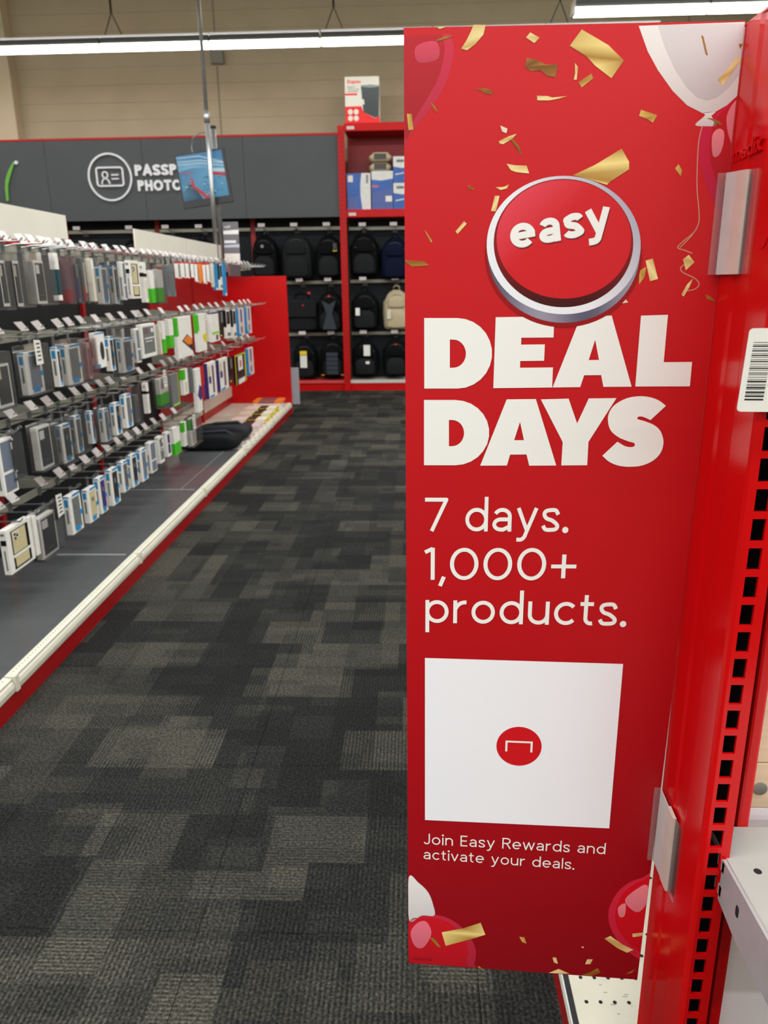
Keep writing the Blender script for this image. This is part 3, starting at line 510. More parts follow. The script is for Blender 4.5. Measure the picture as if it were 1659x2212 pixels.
backpack(-.235, .18, .33, .47, 'black backpack with small red badge near rack base', extra=redmark, barz=.715)
for px_x, side in ((-3.62, 'left of'), (-3.15, 'behind near end of'), (-2.72, 'behind far end of')):
    backpack(px_x, 1.42, .34, .52, 'black backpack top '+side+' middle header board', barz=2.05)
wall_hook(-4.9, 2.05, 'near white header board, left of two empty hooks'); wall_hook(-4.3, 2.05, 'near white header board, right of two empty hooks')
# messenger bag
t = thing('messenger_bag', 'wide black briefcase bag with red marks on the middle bar', 'bag', (-1.46, 10.47, .78))
shift(pillow(.4, .4, .16, top=.93, zb=.08, nose=.9), (-1.46, 10.47, .78)).build('body', BAGK2, t, True)
box('front_flap', (-1.65, 10.28, .95), (-1.27, 10.31, 1.16), BAGK2, t, bevel=.01)
MB().tube([(-1.55, 10.38, 1.16), (-1.54, 10.36, 1.23), (-1.46, 10.36, 1.25), (-1.38, 10.36, 1.23), (-1.37, 10.38, 1.16)], .012, 8).build('carry_handle', BAGK, t, True)
box('red_badge', (-1.45, 10.276, 1.09), (-1.43, 10.279, 1.11), mat('badge_red', (190, 30, 36), .4), t)
box('red_zip_pull', (-1.38, 10.3, 1.24), (-1.34, 10.33, 1.27), mat('badge_red', (190, 30, 36), .4), t)
wall_hook(-1.46, 1.38, 'wide black briefcase bag')

# boxes on the rack shelves
BLUE1 = mat('box_blue', (44, 92, 170), .4, scale=6, var=.15); BLUE2 = mat('box_indigo', (74, 92, 156), .4)
def carton(name, label, x0, x1, z0, h, y0, depth, base, patches, cat='box', group=None):
    t = thing(name, label, cat, ((x0+x1)/2, y0+depth/2, z0), group); w = x1-x0
    box('carton', (x0, y0, z0), (x1, y0+depth, z0+h), base, t, bevel=.003)
    for i, (nm, poly, m) in enumerate(patches):
        MB().prism([[(x0+u*w, z0+v*h) for u, v in poly]], XZ(y0), -.0012-.0006*i, -.0002).build(nm, m, t)
    return t
R4 = lambda a, b, c, d: [(a, b), (c, b), (c, d), (a, d)]
sb = carton('shredder_box', 'white and red shredder carton standing on top of the rack', -.817, -.404, 3.228, .5, 10.2, .3, WHITE, [
    ('red_lower_panel', [(0, 0), (1, 0), (1, .14), (.88, .09), (.53, .23), (.48, .36), (0, .36)], mat('carton_red', (236, 24, 26), .4)),
    ('shredder_picture', [(.88, .1), (.98, .13), (1, .78), (.75, .81), (.47, .79), (.53, .23)], mat('shredder_grey', (58, 66, 70), .4)),
    ('picture_rim', [(.47, .78), (.75, .755), (1, .77), (1, .8), (.75, .82), (.47, .81)], mat('rim_grey', (130, 142, 146), .4)),
    ('red_strip', R4(0, .6, .36, .64), mat('carton_red', (236, 24, 26), .4)),
    ('price_sticker', [(.4, .38), (.57, .4), (.55, .51), (.48, .5)], WHITE)])
mb = MB(); draw_text(mb, 'Staples', .3, lambda u, v: (-.785+u, 10.1975, 3.655+v*.028), .16, width=.16); mb.build('brand_lettering', mat('carton_red', (236, 24, 26), .4), sb)
mb = MB()
for i in range(3):
    V, F = flatten(text_quads(('macro', 'micro cut', 'shredder')[i].replace('h', 'n'), .22)[0]); mb.add([(-.783+u*.0165, 10.1975, 3.61-i*.024+v*.012) for u, v in V], F)
mb.build('small_print', mat('print_grey', (110, 110, 108), .5), sb)
for cx in (.15, .32):
    for cz in (.1, .24): MB().disc((-.817+cx*.413, 3.228+cz*.5), .03, XZ(10.2), -.004, -.0002, 16).build('round_icon', WHITE, sb)
WB = mat('carton_white', (216, 214, 210), .45)
b1 = carton('printer_box', 'blue carton with white curved right side, leftmost on the rack shelf', -.823, -.528, 2.2495, .42, 10.22, .32, BLUE2, [
    ('blue_panel', [(0, .35), (.42, .35), (.5, .0), (.62, 0), (.55, .5), (.58, 1), (0, 1)], BLUE1), ('white_panel', [(.64, 0), (1, 0), (1, 1), (.62, 1), (.57, .7), (.57, .4)], WB),
    ('sticker', R4(.05, .76, .26, .94), WHITE), ('barcode', R4(.82, .72, .9, .95), mat('barcode_grey', (120, 120, 124), .5))])
b2 = carton('printer_box', 'blue carton with white top band and small white sticker, second on the rack shelf', -.515, -.25, 2.2495, .44, 10.22, .32, BLUE2, [
    ('blue_panel', [(0, .45), (1, .55), (1, .8), (0, .78)], BLUE1), ('white_panel', [(0, .78), (.45, .75), (1, .8), (1, 1), (0, 1)], WB), ('sticker', R4(.65, .2, .95, .35), WHITE), ('red_strip', R4(.02, .58, .3, .63), mat('sticker_red', (214, 110, 104), .5))])
for k in range(2):
    carton('ink_box', 'blue and white carton, %s of the two stacked at shelf right' % ('lower' if k == 0 else 'upper'), -.245, .02, 2.2495+k*.301, .3, 10.22, .32, BLUE1, [
        ('white_panel', [(0, .62), (.4, .56), (1, .62), (1, 1), (0, 1)], WB), ('lettering_strip', R4(.15, .78, .5, .88), mat('print_grey', (110, 110, 108), .5)), ('white_script', [(.1, .3), (.5, .36), (.5, .4), (.1, .34)], WHITE)])
for k in range(2):
    t = thing('paper_roll_pack', 'tan rounded roll pack with dark printed band, %s of two on blue carton' % ('lower' if k == 0 else 'upper'), 'pack', (-.405, 10.36, 2.692+k*.115))
    z = 2.745+k*.112
    mb = shift(pillow(.29, .11, .24, top=.5, zb=.5, nose=.72), (-.405, 10.48, z-.055)); mb.build('wrapped_roll', mat('tan_wrap', (190, 172, 138), .45), t, True)
    box('printed_band', (-.48, 10.236, z-.03), (-.33, 10.2395, z+.032), mat('band_dark', (70, 66, 62), .5), t)

# ================================================================== LEFT GONDOLA
XL, XP, XBAR = -1.34, -2.0, -1.70
ROWZ = {'top': 1.545, 'second': 1.18, 'third': .843, 'bottom': .50}
YS = [1.02, 2.24, 3.46, 4.68, 5.90, 7.12, 8.34]
for i in range(6):
    y0, y1 = YS[i], YS[i+1]; red = i >= 4
    t = thing('gondola_bay', ('red steel shelf bay with beige deck, %s from the far end panel' % ('first' if i == 5 else 'second')) if red else 'charcoal shelf bay with glossy grey deck, %s from the near end' % ORD[i], 'shelf', (-1.67, (y0+y1)/2, 0), 'bays of the left aisle shelving')
    box('back_panel', (XP-.03, y0, .1), (XP, y1, 1.58), RED_IN if red else CHAR, t)
    box('top_cap', (XP-.04, y0, 1.58), (XP+.012, y1, 1.603), RED, t)
    u = box('upright', (XP-.03, y0+.0005, 0), (XP+.018, y0+.034, 1.579), RED_IN, t)
    box('base_deck', (XP, y0+.002, .09), (XL-.012, y1-.002, .12), DECKB if red else DECK, t, bevel=.0015)
    if not red: box('deck_seam_strip', (XP+.02, y1-.0125, .1196), (XL-.06, y1-.0005, .1212), mat('seam_grey', (170, 172, 172), .3), t)
    if i == 3: box('deck_sheet_edge', (-1.493, y0+.01, .1198), (-1.49, y1-.01, .1206), mat('seam_grey', (170, 172, 172), .3), t)
    box('kick_plate', (XL-.022, y0, 0), (XL-.002, y1, .071), RED_IN, t)
    rl = MB().prism([[(XL-.012, .072), (XL+.003, .072), (XL+.005, .09), (XL+.001, .104), (XL-.004, .110), (XL-.002, .119), (XL-.03, .1255), (XL-.03, .1215), (XL-.012, .1195)]], lambda u, v, d: (u, d, v), y0+.003, y1-.003).build('price_rail', CREAM, t)
    pf = MB()
    for k in range(60): pf.box((XL-.022, y0+.02+k*.0198, .1225), (XL-.017, y0+.026+k*.0198, .1236))
    pf.build('perforation_strip', mat('perforation_shadow', (150, 148, 134), .6), rl)['kind'] = 'stuff'
    box('rail_clip', (XL-.016, y0+.0005, .07), (XL+.008, y0+.024, .126), mat('clip_cream', (232, 228, 206), .3), t)
    if red: box('lower_back_strip', (XP+.001, y0+.01, .2), (XP+.012, y1-.01, .31), DECKB, t)
    for r, z in ROWZ.items():
        if r == 'bottom' and red: continue
        box('crossbar', (XBAR-.012, y0+.004, z-.03), (XBAR, y1-.004, z+.0), BARM, t)
        for yy in (y0+.03, y1-.03): MB().prism([[(XP, z-.05), (XBAR-.012, z-.028), (XBAR-.012, z-.004), (XP, z+.02)]], lambda u, v, d: (u, d, v), yy-.002, yy+.002).build('bracket_arm', BARM, t)
ep = thing('gondola_end_panel', 'glossy red end panel closing the far end of the aisle shelf', 'panel', (-1.67, 8.36, 0))
box('panel', (-2.0, 8.345, 0), (XL+.005, 8.375, 1.452), RED, ep, bevel=.003)
for (y0, y1, nm) in ((1.6, 4.6, 'near'), (5.72, 7.0, 'middle'), (7.01, 8.33, 'far')):
    o = thing('header_board', 'blank white header board on the left shelf top, %s one' % nm, 'sign board', (-1.99, (y0+y1)/2, 1.603))
    box('board', (-1.995, y0, 1.6035), (-1.985, y1, 1.762), WHITEB, o)
    for yy in (y0+.1, y1-.1): box('foot_clip', (-2.01, yy-.02, 1.6035), (-1.97, yy+.02, 1.63), mat('clip_metal', (150, 150, 146), .4, .5), o)

# -------- hooks and hanging packages
C = dict(blue=(36, 140, 196), white=(238, 234, 224), cream=(212, 204, 186), dark=(46, 46, 50), green=(74, 186, 36), red=(206, 44, 40), orange=(236, 130, 44), purple=(66, 50, 112), black=(24, 24, 26), yellow=(218, 206, 30), mauve=(120, 84, 92), teal=(24, 70, 78), grey=(112, 116, 114), beige=(206, 192, 146), smoke=(96, 94, 96), bluegrey=(112, 120, 134), pinkw=(224, 204, 200), pink=(206, 176, 168), lime=(150, 210, 60), deepred=(150, 30, 36))
def cm(k, rough=.38): return mat('pack_'+k, C[k], rough, var=.05, scale=30)
# kind: (description, body colour, [front patches (u0,v0,u1,v1,colour,name)], [spine patches])
WN = 'window'
KIND = {
 'dark': ('dark phone case pack with white frame', 'dark', [(0,0,1,1,'white','frame'), (.1,.07,.92,.94,'dark',WN), (.14,.66,.4,.9,'cream','camera_tab')], []),
 'plain': ('white phone case box with dark window', 'white', [(.12,.07,.92,.94,'dark',WN), (.16,.7,.5,.9,'white','camera_tab'), (.3,.2,.7,.21,'grey','print_line')], []),
 'white': ('plain white phone case box', 'white', [], []),
 'cream': ('plain cream card pack', 'cream', [(.1,.75,.9,.95,'white','header_panel')], []),
 'teal': ('teal and white card pack', 'white', [(0,.12,1,.66,'teal','teal_panel')], [(0,.12,1,.66,'teal','teal_panel')]),
 'clearred': ('clear pack with red lower half', 'smoke', [(0,0,1,.3,'deepred','red_panel')], [(0,0,1,.3,'deepred','red_panel')]),
 'clearblue': ('clear pack with navy panel', 'grey', [(.1,.1,.6,.65,'purple','navy_panel')], [(0,.1,1,.65,'bluegrey','grey_panel')]),
 'clearred2': ('clear pack with red stripe', 'grey', [(.0,.0,.5,.35,'red','red_panel'), (.5,.2,1,.9,'cream','cream_panel')], []),
 'blue': ('white phone case box with blue tabs', 'white', [(.24,.1,.86,.9,'smoke',WN), (.3,.03,.72,.17,'blue','blue_tab'), (.8,.4,1,.52,'blue','blue_tab'), (.3,.95,1,1,'blue','blue_tab'), (.42,.6,.6,.72,'grey','print_mark')], [(.2,.72,.8,.92,'blue','blue_swirl'), (.35,.3,.65,.66,'grey','spine_lettering'), (0,.97,1,1,'blue','blue_tab')]),
 'frame': ('white framed case pack with two grey windows', 'white', [(.12,.42,.9,.95,'bluegrey',WN), (.12,.05,.9,.37,'bluegrey',WN)], [(.35,.1,.6,.6,'grey','spine_lettering')]),
 'logo': ('white box showing a beige phone case', 'white', [(.16,.06,.86,.92,'black',WN), (.2,.4,.74,.9,'beige','phone_case'), (.22,.1,.76,.32,'beige','phone_case'), (.16,.325,.86,.38,'white','cross_strip'), (.22,.7,.48,.87,'cream','camera_block')], [(.12,.66,.88,.78,'black','black_logo_band'), (.4,.1,.6,.55,'grey','spine_lettering'), (.25,.88,.75,.93,'grey','spine_mark')]),
 'narrow': ('slim white box with black logo band', 'white', [(.2,.1,.8,.55,'cream',WN), (.0,.64,1,.72,'black','black_logo_band')], [(0,.64,1,.74,'black','black_logo_band'), (.3,.86,.7,.9,'grey','spine_mark')]),
 'green': ('white pack with bright green lower half', 'white', [(0,0,1,.44,'green','green_panel')], [(0,0,1,.44,'green','green_panel')]),
 'greentop': ('white pack with green top corner', 'white', [(0,.6,.45,1,'green','green_panel'), (.2,.1,.8,.5,'cream',WN)], [(0,.6,1,1,'green','green_panel')]),
 'greygreen': ('grey clear pack with green edge', 'grey', [(.1,0,1,.06,'lime','green_edge'), (.94,0,1,1,'lime','green_edge')], []),
 'grey': ('smoky grey clear pack', 'grey', [(.15,.2,.85,.8,'smoke',WN)], []),
 'redtop': ('slim white packet with red top', 'white', [(0,.9,1,1,'red','red_top'), (.3,.08,.7,.86,'grey',WN)], [(0,.9,1,1,'red','red_top'), (0,0,1,.05,'red','red_base')]),
 'orange': ('slim orange packet with red top', 'orange', [(0,.92,1,1,'red','red_top'), (.0,.0,1,.1,'mauve','dark_base')], [(0,.92,1,1,'red','red_top')]),
 'solidblue': ('bright blue packet', 'blue', [(.2,.0,.8,.08,'white','white_base')], []),
 'blackwhite': ('black and white cable pack', 'white', [(.1,.5,.9,.95,'black','black_panel'), (.1,.08,.9,.2,'grey','print_line')], [(0,.4,1,1,'black','black_panel')]),
 'mauve': ('empty mauve plastic hanger pack', 'mauve', [(.1,.2,.9,.8,'smoke',WN)], []),
 'pink': ('pale pink phone case box', 'pink', [(.2,.1,.8,.85,'mauve',WN)], []),
 'oval': ('white box with blue top and black oval window', 'white', [(.0,.0,.3,.12,'blue','blue_tab'), (0,.96,1,1,'blue','blue_top')], [(.0,.0,.5,.1,'blue','blue_tab'), (.1,.3,.35,.75,'bluegrey','spine_lettering')]),
 'card': ('white framed case box with grey card window', 'white', [(.1,.12,.9,.92,'grey',WN), (.2,.72,.45,.86,'mauve','camera_print'), (.68,.74,.84,.86,'white','ring_print'), (.2,.56,.85,.59,'white','print_line'), (.25,.47,.7,.49,'white','print_line')], []),
 'diamond': ('white pack with green edge and orange diamond', 'white', [(0,.55,.1,1,'green','green_edge')], [(0,.55,1,1,'green','green_edge')]),
 'yellowcut': ('white pack with green edge and yellow cut', 'white', [(0,.55,.18,1,'green','green_edge')], [(0,.5,1,1,'green','green_edge')]),
 'purplegreen': ('white pack with purple top and green label', 'white', [(0,.94,1,1,'purple','purple_top'), (0,.26,1,.34,'lime','green_stripe'), (.45,.05,.75,.22,'mauve','round_print')], [(0,.94,1,1,'purple','purple_top')]),
 'black': ('black pack with yellow corner', 'black', [(.5,.55,.9,.95,'grey',WN), (.2,.05,.5,.1,'yellow','yellow_mark')], []),
 'bluewhite': ('white cable pack with blue edge', 'pinkw', [(.35,.5,.6,.96,'purple','dark_window'), (.3,.12,.6,.35,'grey','plug_picture'), (.0,.0,.3,.1,'blue','blue_tab')], [(0,0,1,1,'blue','blue_edge')]),
 'diamondblue': ('tall white pack with dark blue diamond', 'white', [], []),
 'redstrip': ('slim red orange pack', 'red', [(0,0,1,.4,'purple','dark_base')], []),
 'purple': ('white pack with purple spine and picture', 'white', [(.08,.62,.3,.9,'beige','yellow_picture'), (.08,.42,.35,.62,'purple','picture'), (.5,.12,.72,.9,'mauve','dark_window'), (.1,.02,.6,.08,'blue','blue_line')], [(0,0,1,1,'purple','purple_spine')]),
 'yellowblack': ('black pack with yellow edges and picture', 'black', [(.25,.45,.7,.94,'white','white_panel'), (.4,.55,.55,.78,'red','picture'), (0,.96,1,1,'yellow','yellow_edge'), (.92,0,1,1,'yellow','yellow_edge'), (.2,0,.85,.16,'white','white_base')], [(.8,0,1,1,'yellow','yellow_edge')]),
 'purplewin': ('white box with purple window', 'white', [(.2,.12,.8,.9,'purple',WN), (.2,.5,.8,.53,'white','cross_strip')], []),
}
ROWNAME = {'top': 'top hooks', 'second': 'second hook row', 'third': 'third hook row', 'bottom': 'bottom hooks'}
XF = -1.54
WV = ['dark', 'smoke', 'beige', 'bluegrey', 'dark', 'grey', 'dark', 'purple']
def package(row, i, rec):
    kind, y0, y1, z0, z1, th, keep = rec
    desc, body, front, spine = KIND[kind]
    bar = ROWZ[row]; ym = (y0+y1)/2; w = y1-y0; h = z1-z0
    z1 = min(z1, bar-.008) if not keep else min(z1, bar-.014); h = z1-z0
    t = thing('hanging_package', '%s%s, %s from left, %s' % (desc, ' in clear case' if keep else '', ORD[i], ROWNAME[row]), 'package', (XF-th/2, ym, z1), 'packages on the left aisle hooks')
    box('carton', (XF-th, y0, z0), (XF, y1, z1), cm(body), t, bevel=.0015)
    for k, (u0, v0, u1, v1, c, nm) in enumerate(front):
        e = .0006+.0005*k
        if kind == 'blue' and nm == WN: c = WV[(i*5+len(row)) % 8]
        box(nm, (XF-.0005, y0+u0*w, z0+v0*h), (XF+e, y0+u1*w, z0+v1*h), cm(c, .2 if nm == WN else .38), t)
    for k, (u0, v0, u1, v1, c, nm) in enumerate(spine):
        e = .0006+.0005*k
        box(nm, (XF-th+u0*th, y0-e, z0+v0*h), (XF-th+u1*th, y0+.0005, z0+v1*h), cm(c), t)
    yz = lambda u, v, d: (XF+d, y0+u*w, z0+v*h)
    if kind == 'diamond':
        MB().prism([[(.28,.42),(.66,.56),(.98,.42),(.98,.1)]], yz, -.0005, .0014).build('diamond_outline', cm('dark'), t)
        MB().prism([[(.36,.42),(.66,.53),(.96,.42),(.96,.3),(.7,.28)]], yz, -.0005, .0022).build('orange_diamond', cm('orange'), t)
    if kind == 'yellowcut': MB().prism([[(.5,.42),(.98,.5),(.98,.2),(.75,.24)]], yz, -.0005, .0016).build('yellow_diamond', cm('yellow'), t)
    if kind == 'diamondblue': MB().prism([[(.1,.4),(.6,.62),(1,.55),(1,.3),(.6,.25)]], yz, -.0005, .0016).build('blue_diamond', cm('purple'), t)
    if kind == 'oval': MB().prism([arc(.62, .48, .2, .26, 0, 360, 24)[:-1]], yz, -.0005, .0016).build('oval_window', cm('dark'), t)
    if kind == 'logo' and w > .12:
        for a, b in ((.29, .82), (.38, .78), (.3, .73)): MB().disc((y0+a*w, z0+b*h), .0055, lambda u, v, d: (XF+d, u, v), 0, .0045, 14).build('camera_lens', cm('black'), t)
    if keep:
        a, b, c, d = keep; d = min(d, bar-.008)
        k = MB().box((XF-th-.012, a, c), (XF+.012, b, d)); k.build('clear_security_case', KEEPP if kind in ('pink', 'mauve', 'clearred') else KEEP, t)
        box('case_lock_rim', (XF-th-.012, a+.002, c), (XF+.013, b-.002, c+.006), mat('rim_smoke', (70, 72, 72), .3), t)
        top = d; hy = (a+b)/2
    else: top = z1; hy = ym
    MB().prism([[(hy-.014, top-.001), (hy+.014, top-.001), (hy+.012, bar+.006), (hy-.012, bar+.006)]], lambda u, v, d: (XF-th/2+d, u, v), -.0008, .0008).build('hang_tab', CLEAR, t)
    hook(row, i, hy, t)
    return t
def hook(row, i, y, pkg):
    z = ROWZ[row]
    t = thing('display_hook', 'wire hook with price tag, %s from left, %s of aisle shelf' % (ORD[i], ROWNAME[row]), 'hook', (XBAR, y, z), 'hooks on the left aisle shelf')
    w = MB(); w.tube([(XBAR, y, z-.012), (XBAR+.06, y, z-.002), (XF+.012, y, z), (XF+.024, y, z+.012)], .0032, 6)
    w.tube([(XBAR, y+.008, z-.004), (XBAR+.04, y+.008, z+.03)], .002, 6); w.build('wire', STEEL, t)
    MB().tube([(XF+.016, y, z+.004), (XF+.034, y, z+.018)], .008, 8).build('clear_tip', CLEAR, t)
    box('saddle_clip', (XBAR, y-.011, z-.034), (XBAR+.006, y+.011, z+.002), mat('saddle_grey', (96, 98, 96), .4), t)
    s = random.uniform(-.006, .006)
    MB().add([(XBAR+.03, y-.03, z+.012+s), (XBAR+.034, y+.03, z+.012), (XBAR+.006, y+.026, z+.05), (XBAR+.002, y-.034, z+.05+s),
              (XBAR+.028, y-.03, z+.011+s), (XBAR+.032, y+.03, z+.011), (XBAR+.004, y+.026, z+.049), (XBAR, y-.034, z+.049+s)],
             [(0,1,2,3),(7,6,5,4),(0,4,5,1),(1,5,6,2),(2,6,7,3),(3,7,4,0)]).build('price_tag', TAG, t)
PK = {}
for row, recs in PRODUCTS.items():
    for i, rec in enumerate(recs): PK[row, i] = package(row, i, rec)
ne = {'top': [6.68, 6.84, 7.2, 7.36, 7.52, 7.68, 7.84, 8.0, 8.16], 'second': [7.66, 7.86, 8.06], 'third': [7.62, 7.9]}
for row, ys_ in ne.items():
    for k, yy in enumerate(ys_): hook(row, len(PRODUCTS[row])+k, yy, None)
# loose white security labels hung on some packages
def sec_label(pk, x, y, z, tilt):
    t = PK[pk]
    o = MB().prism([[(y-.028, z-.05), (y+.03, z-.055+tilt), (y+.024, z+.045), (y-.03, z+.05)]], lambda u, v, d: (x+d, u, v), 0, .001).build('security_label', WHITE, t)
    mb = MB()
    for k in range(5): mb.box((x+.001, y-.016+.004*(k % 2), z-.034+k*.016), (x+.0016, y+.014, z-.028+k*.016))
    mb.build('printed_lines', cm('dark'), o)
sec_label(('second', 1), XF+.022, 3.1, 1.12, .006); sec_label(('bottom', 2), XF+.022, 3.1, .475, .01); sec_label(('third', 11), XF+.022, 4.66, .83, 0); sec_label(('bottom', 15), XF+.022, 5.2, .47, 0)

# -------- goods lying on the far deck
ZD = .1215
for k, (x, y, w, h, d, lb) in enumerate(((-1.62, 6.0, .5, .12, .34, 'flat black folded bag lying nearest on the beige deck'), (-1.60, 6.36, .46, .13, .3, 'charcoal strapped bag lying just beyond the folded black bag'))):
    t = thing('folded_bag', lb, 'bag', (x, y, ZD))
    mb = pillow(w, d, h, top=.8, zb=.2, nose=.7); mb.v = [(x+a, y-d/2+c, ZD+h+b) for a, b, c in mb.v]
    mb.build('body', BAGK2 if k == 0 else mat('grey_black_fabric', (44, 44, 47), .7, scale=90, var=.2, bump=.3, spec=.15), t, True)
    MB().tube([(x-w*.42, y-.05, ZD+h*.8), (x-.05, y-.08, ZD+h+.012), (x+.12, y-.02, ZD+h+.012), (x+w*.4, y-.06, ZD+h*.8)], .012, 8).build('strap', BAGG, t, True)
    box('care_label', (x+.02, y-.02, ZD+h), (x+.1, y+.02, ZD+h+.005), cm('mauve'), t)
    MB().tube([(x-w*.4, y-d*.36, ZD+h*.55), (x, y-d*.47, ZD+h*.62), (x+w*.4, y-d*.36, ZD+h*.55)], .004, 6).build('zipper', mat('zip_tape', (60, 60, 62), .4), t)
def flat_pack(x0, x1, y0, y1, z0, h, kind, label):
    t = thing('flat_package', label, 'package', ((x0+x1)/2, (y0+y1)/2, z0), 'packages lying on the beige deck'); w, d = x1-x0, y1-y0
    base, bands = kind
    box('carton', (x0, y0, z0), (x1, y1, z0+h), cm(base), t, bevel=.002)
    for i, (a, b, c) in enumerate(bands): box('printed_band', (x0+a*w, y0+.004, z0+h-.0005), (x0+b*w, y1-.004, z0+h+.0008), cm(c), t); box('end_band', (x0+a*w, y0-.0008, z0+.003), (x0+b*w, y0+.0005, z0+h-.003), cm(c), t)
YB_ = ('yellow', [(.02,.42,'pinkw'), (.44,.7,'dark'), (.72,.97,'white')])
flat_pack(-1.74, -1.40, 6.78, 6.98, ZD, .03, ('pinkw', [(.5,.8,'dark')]), 'pale cable package lying on the deck, closest beyond the strapped bag')
flat_pack(-1.72, -1.385, 7.06, 7.25, ZD, .035, YB_, 'yellow edged package lying on the deck, first of three')
flat_pack(-1.71, -1.385, 7.33, 7.52, ZD, .045, YB_, 'yellow edged package lying on the deck, second of three')
flat_pack(-1.70, -1.385, 7.6, 7.8, ZD, .055, YB_, 'yellow edged package lying on the deck, third and farthest')
flat_pack(-1.66, -1.38, 7.86, 8.06, ZD, .06, ('white', [(.1,.9,'pinkw')]), 'white package lying under the orange one on the deck')
flat_pack(-1.67, -1.37, 7.88, 8.14, ZD+.0615, .025, ('orange', [(.2,.75,'mauve')]), 'bright orange package lying on top beside the red end panel')
for k in range(13):
    y = 6.02+k*.178
    t = thing('rail_price_label', 'small price label clipped on the far deck edge, %s from near' % ORD[k], 'label', (XL-.03, y, .126), 'price labels along the far deck edge')
    MB().prism([[(XL-.048, .1272), (XL+.008, .105), (XL+.0085, .1075), (XL-.047, .1295)]], lambda u, v, d: (u, d, v), y-.035, y+.035).build('label_card', TAG, t)
    box('dark_print', (XL-.02, y-.02, .1185), (XL-.006, y+.015, .1215), cm('smoke'), t)

# -------- graphic holder, literature pocket, pole and security monitor at the far end
g = thing('counter_graphic', 'dark and silver poster in an upright holder atop the far shelf', 'poster', (-1.85, 8.25, 1.603))
mb = MB(); x0, x1, z0, z1 = -1.945, -1.785, 1.56, 1.985
box('holder_plate', (x0, 8.25, z0), (x1, 8.255, z1), CLEAR, g)
art = [(0,.28,1,1,(.16,.15,.16)), (.02,.72,1,.8,(.75,.74,.72)), (.05,.52,.8,.58,(.7,.7,.72)), (.02,.42,1,.47,(.5,.5,.56)), (0,0,1,.28,(.78,.74,.66)), (.1,.86,.5,.9,(.4,.4,.42))]
for i, (a, b, c, d, ink) in enumerate(art): mb.add([(x0+(x1-x0)*a, 8.249-.0004*i, z0+(z1-z0)*b), (x0+(x1-x0)*c, 8.249-.0004*i, z0+(z1-z0)*b), (x0+(x1-x0)*c, 8.249-.0004*i, z0+(z1-z0)*d+.01*(i % 2)), (x0+(x1-x0)*a, 8.249-.0004*i, z0+(z1-z0)*d)], [(0, 1, 2, 3)], ink)
mb.build('poster_print', PRINT, g)
box('holder_stem', (-1.875, 8.256, 1.5), (-1.855, 8.262, 1.6), STEEL, g)
lp = thing('literature_pocket', 'grey clear literature pocket on the end panel corner', 'holder', (-1.29, 8.4, .1))
box('pocket_back', (-1.335, 8.376, .1), (-1.25, 8.38, .5), mat('pocket_grey', (150, 152, 158), .3), lp); box('pocket_front', (-1.335, 8.39, .1), (-1.25, 8.394, .42), CLEAR, lp); box('leaflet', (-1.33, 8.381, .12), (-1.256, 8.389, .47), mat('leaflet_grey', (140, 140, 146), .5), lp)
p1 = thing('ceiling_pole', 'thin galvanised pole running up to the ceiling in front of monitor', 'pole', (-2.0, 8.14, 1.603))
MB().tube([(-2.0, 8.14, 1.6035), (-2.0, 8.14, 2.95)], .023, 12).build('lower_tube', GALV, p1, True); MB().tube([(-2.0, 8.14, 2.9), (-2.0, 8.14, 5.6)], .018, 12).build('upper_tube', GALV, p1, True)
MB().tube([(-2.0, 8.14, 2.88), (-2.0, 8.14, 2.98)], .028, 12).build('coupling', GALV, p1, True); box('base_plate', (-2.035, 8.1, 1.6035), (-1.965, 8.18, 1.612), GALV, p1)
p2 = thing('monitor_pole', 'short galvanised post carrying the monitor behind the long pole', 'pole', (-1.99, 8.31, 1.603))
MB().tube([(-1.985, 8.31, 1.604), (-1.985, 8.31, 2.86)], .026, 12).build('tube', GALV, p2, True); MB().tube([(-1.985, 8.31, 2.86), (-1.985, 8.31, 2.885)], .029, 12).build('end_cap', BLACK, p2, True)
mo = thing('security_monitor', 'tilted black security monitor showing the store aisle', 'monitor', (-2.11, 8.27, 2.12))
mc = Vector((-2.105, 8.222, 2.41)); mrot = Matrix.Rotation(math.radians(-7.5), 3, 'Y') @ Matrix.Rotation(math.radians(-3), 3, 'X') @ Matrix.Rotation(math.radians(3), 3, 'Z')
def mp_(u, v, d): return tuple(mc+mrot @ Vector((u, d, v)))
def mbox(u0, v0, u1, v1, d0, d1): return MB().prism([[(u0, v0), (u1, v0), (u1, v1), (u0, v1)]], mp_, d0, d1)
mbox(-.245, -.27, .26, .235, 0, .03).build('casing', BLACK, mo)
mbox(.06, -.06, .14, .06, .03, .056).build('wall_mount', STEEL, mo)
mb = MB(); U = lambda u, v: mp_(-.228+.46*u, -.205+.42*v, -.002)
def sp_(pts, inks, k):
    mb.add([mp_(-.228+.458*u, -.205+.425*v, -.001-.0006*k) for u, v in pts], [tuple(range(len(pts)))], [tuple(lin(i)) for i in inks])
b_, w_, r_, k_ = (88, 170, 214), (150, 206, 232), (214, 64, 76), (44, 70, 92)
sp_([(0,0),(1,0),(1,1),(0,1)], [(92,164,206),(84,160,200),(120,190,224),(60,130,180)], 0)
sp_([(0,.66),(.3,.7),(.7,.66),(1,.7),(1,1),(0,1)], [(130,196,226),(150,210,236),(130,200,230),(96,160,206),(70,140,196),(84,150,200)], 1)
for a, b, c in ((.95,.8,.9), (.86,.78,.86), (.8,.72,.8)): sp_([(0,a),(.5,a-.03),(1,b-.08),(1,b-.05),(.5,a),(0,a+.02)], [(196,230,244)]*6, 2)
sp_([(0,.0),(.42,0),(.26,.35),(.2,.42),(0,.2)], [(60,120,150),(36,58,80),(50,84,110),(60,96,120),(86,150,180)], 2)
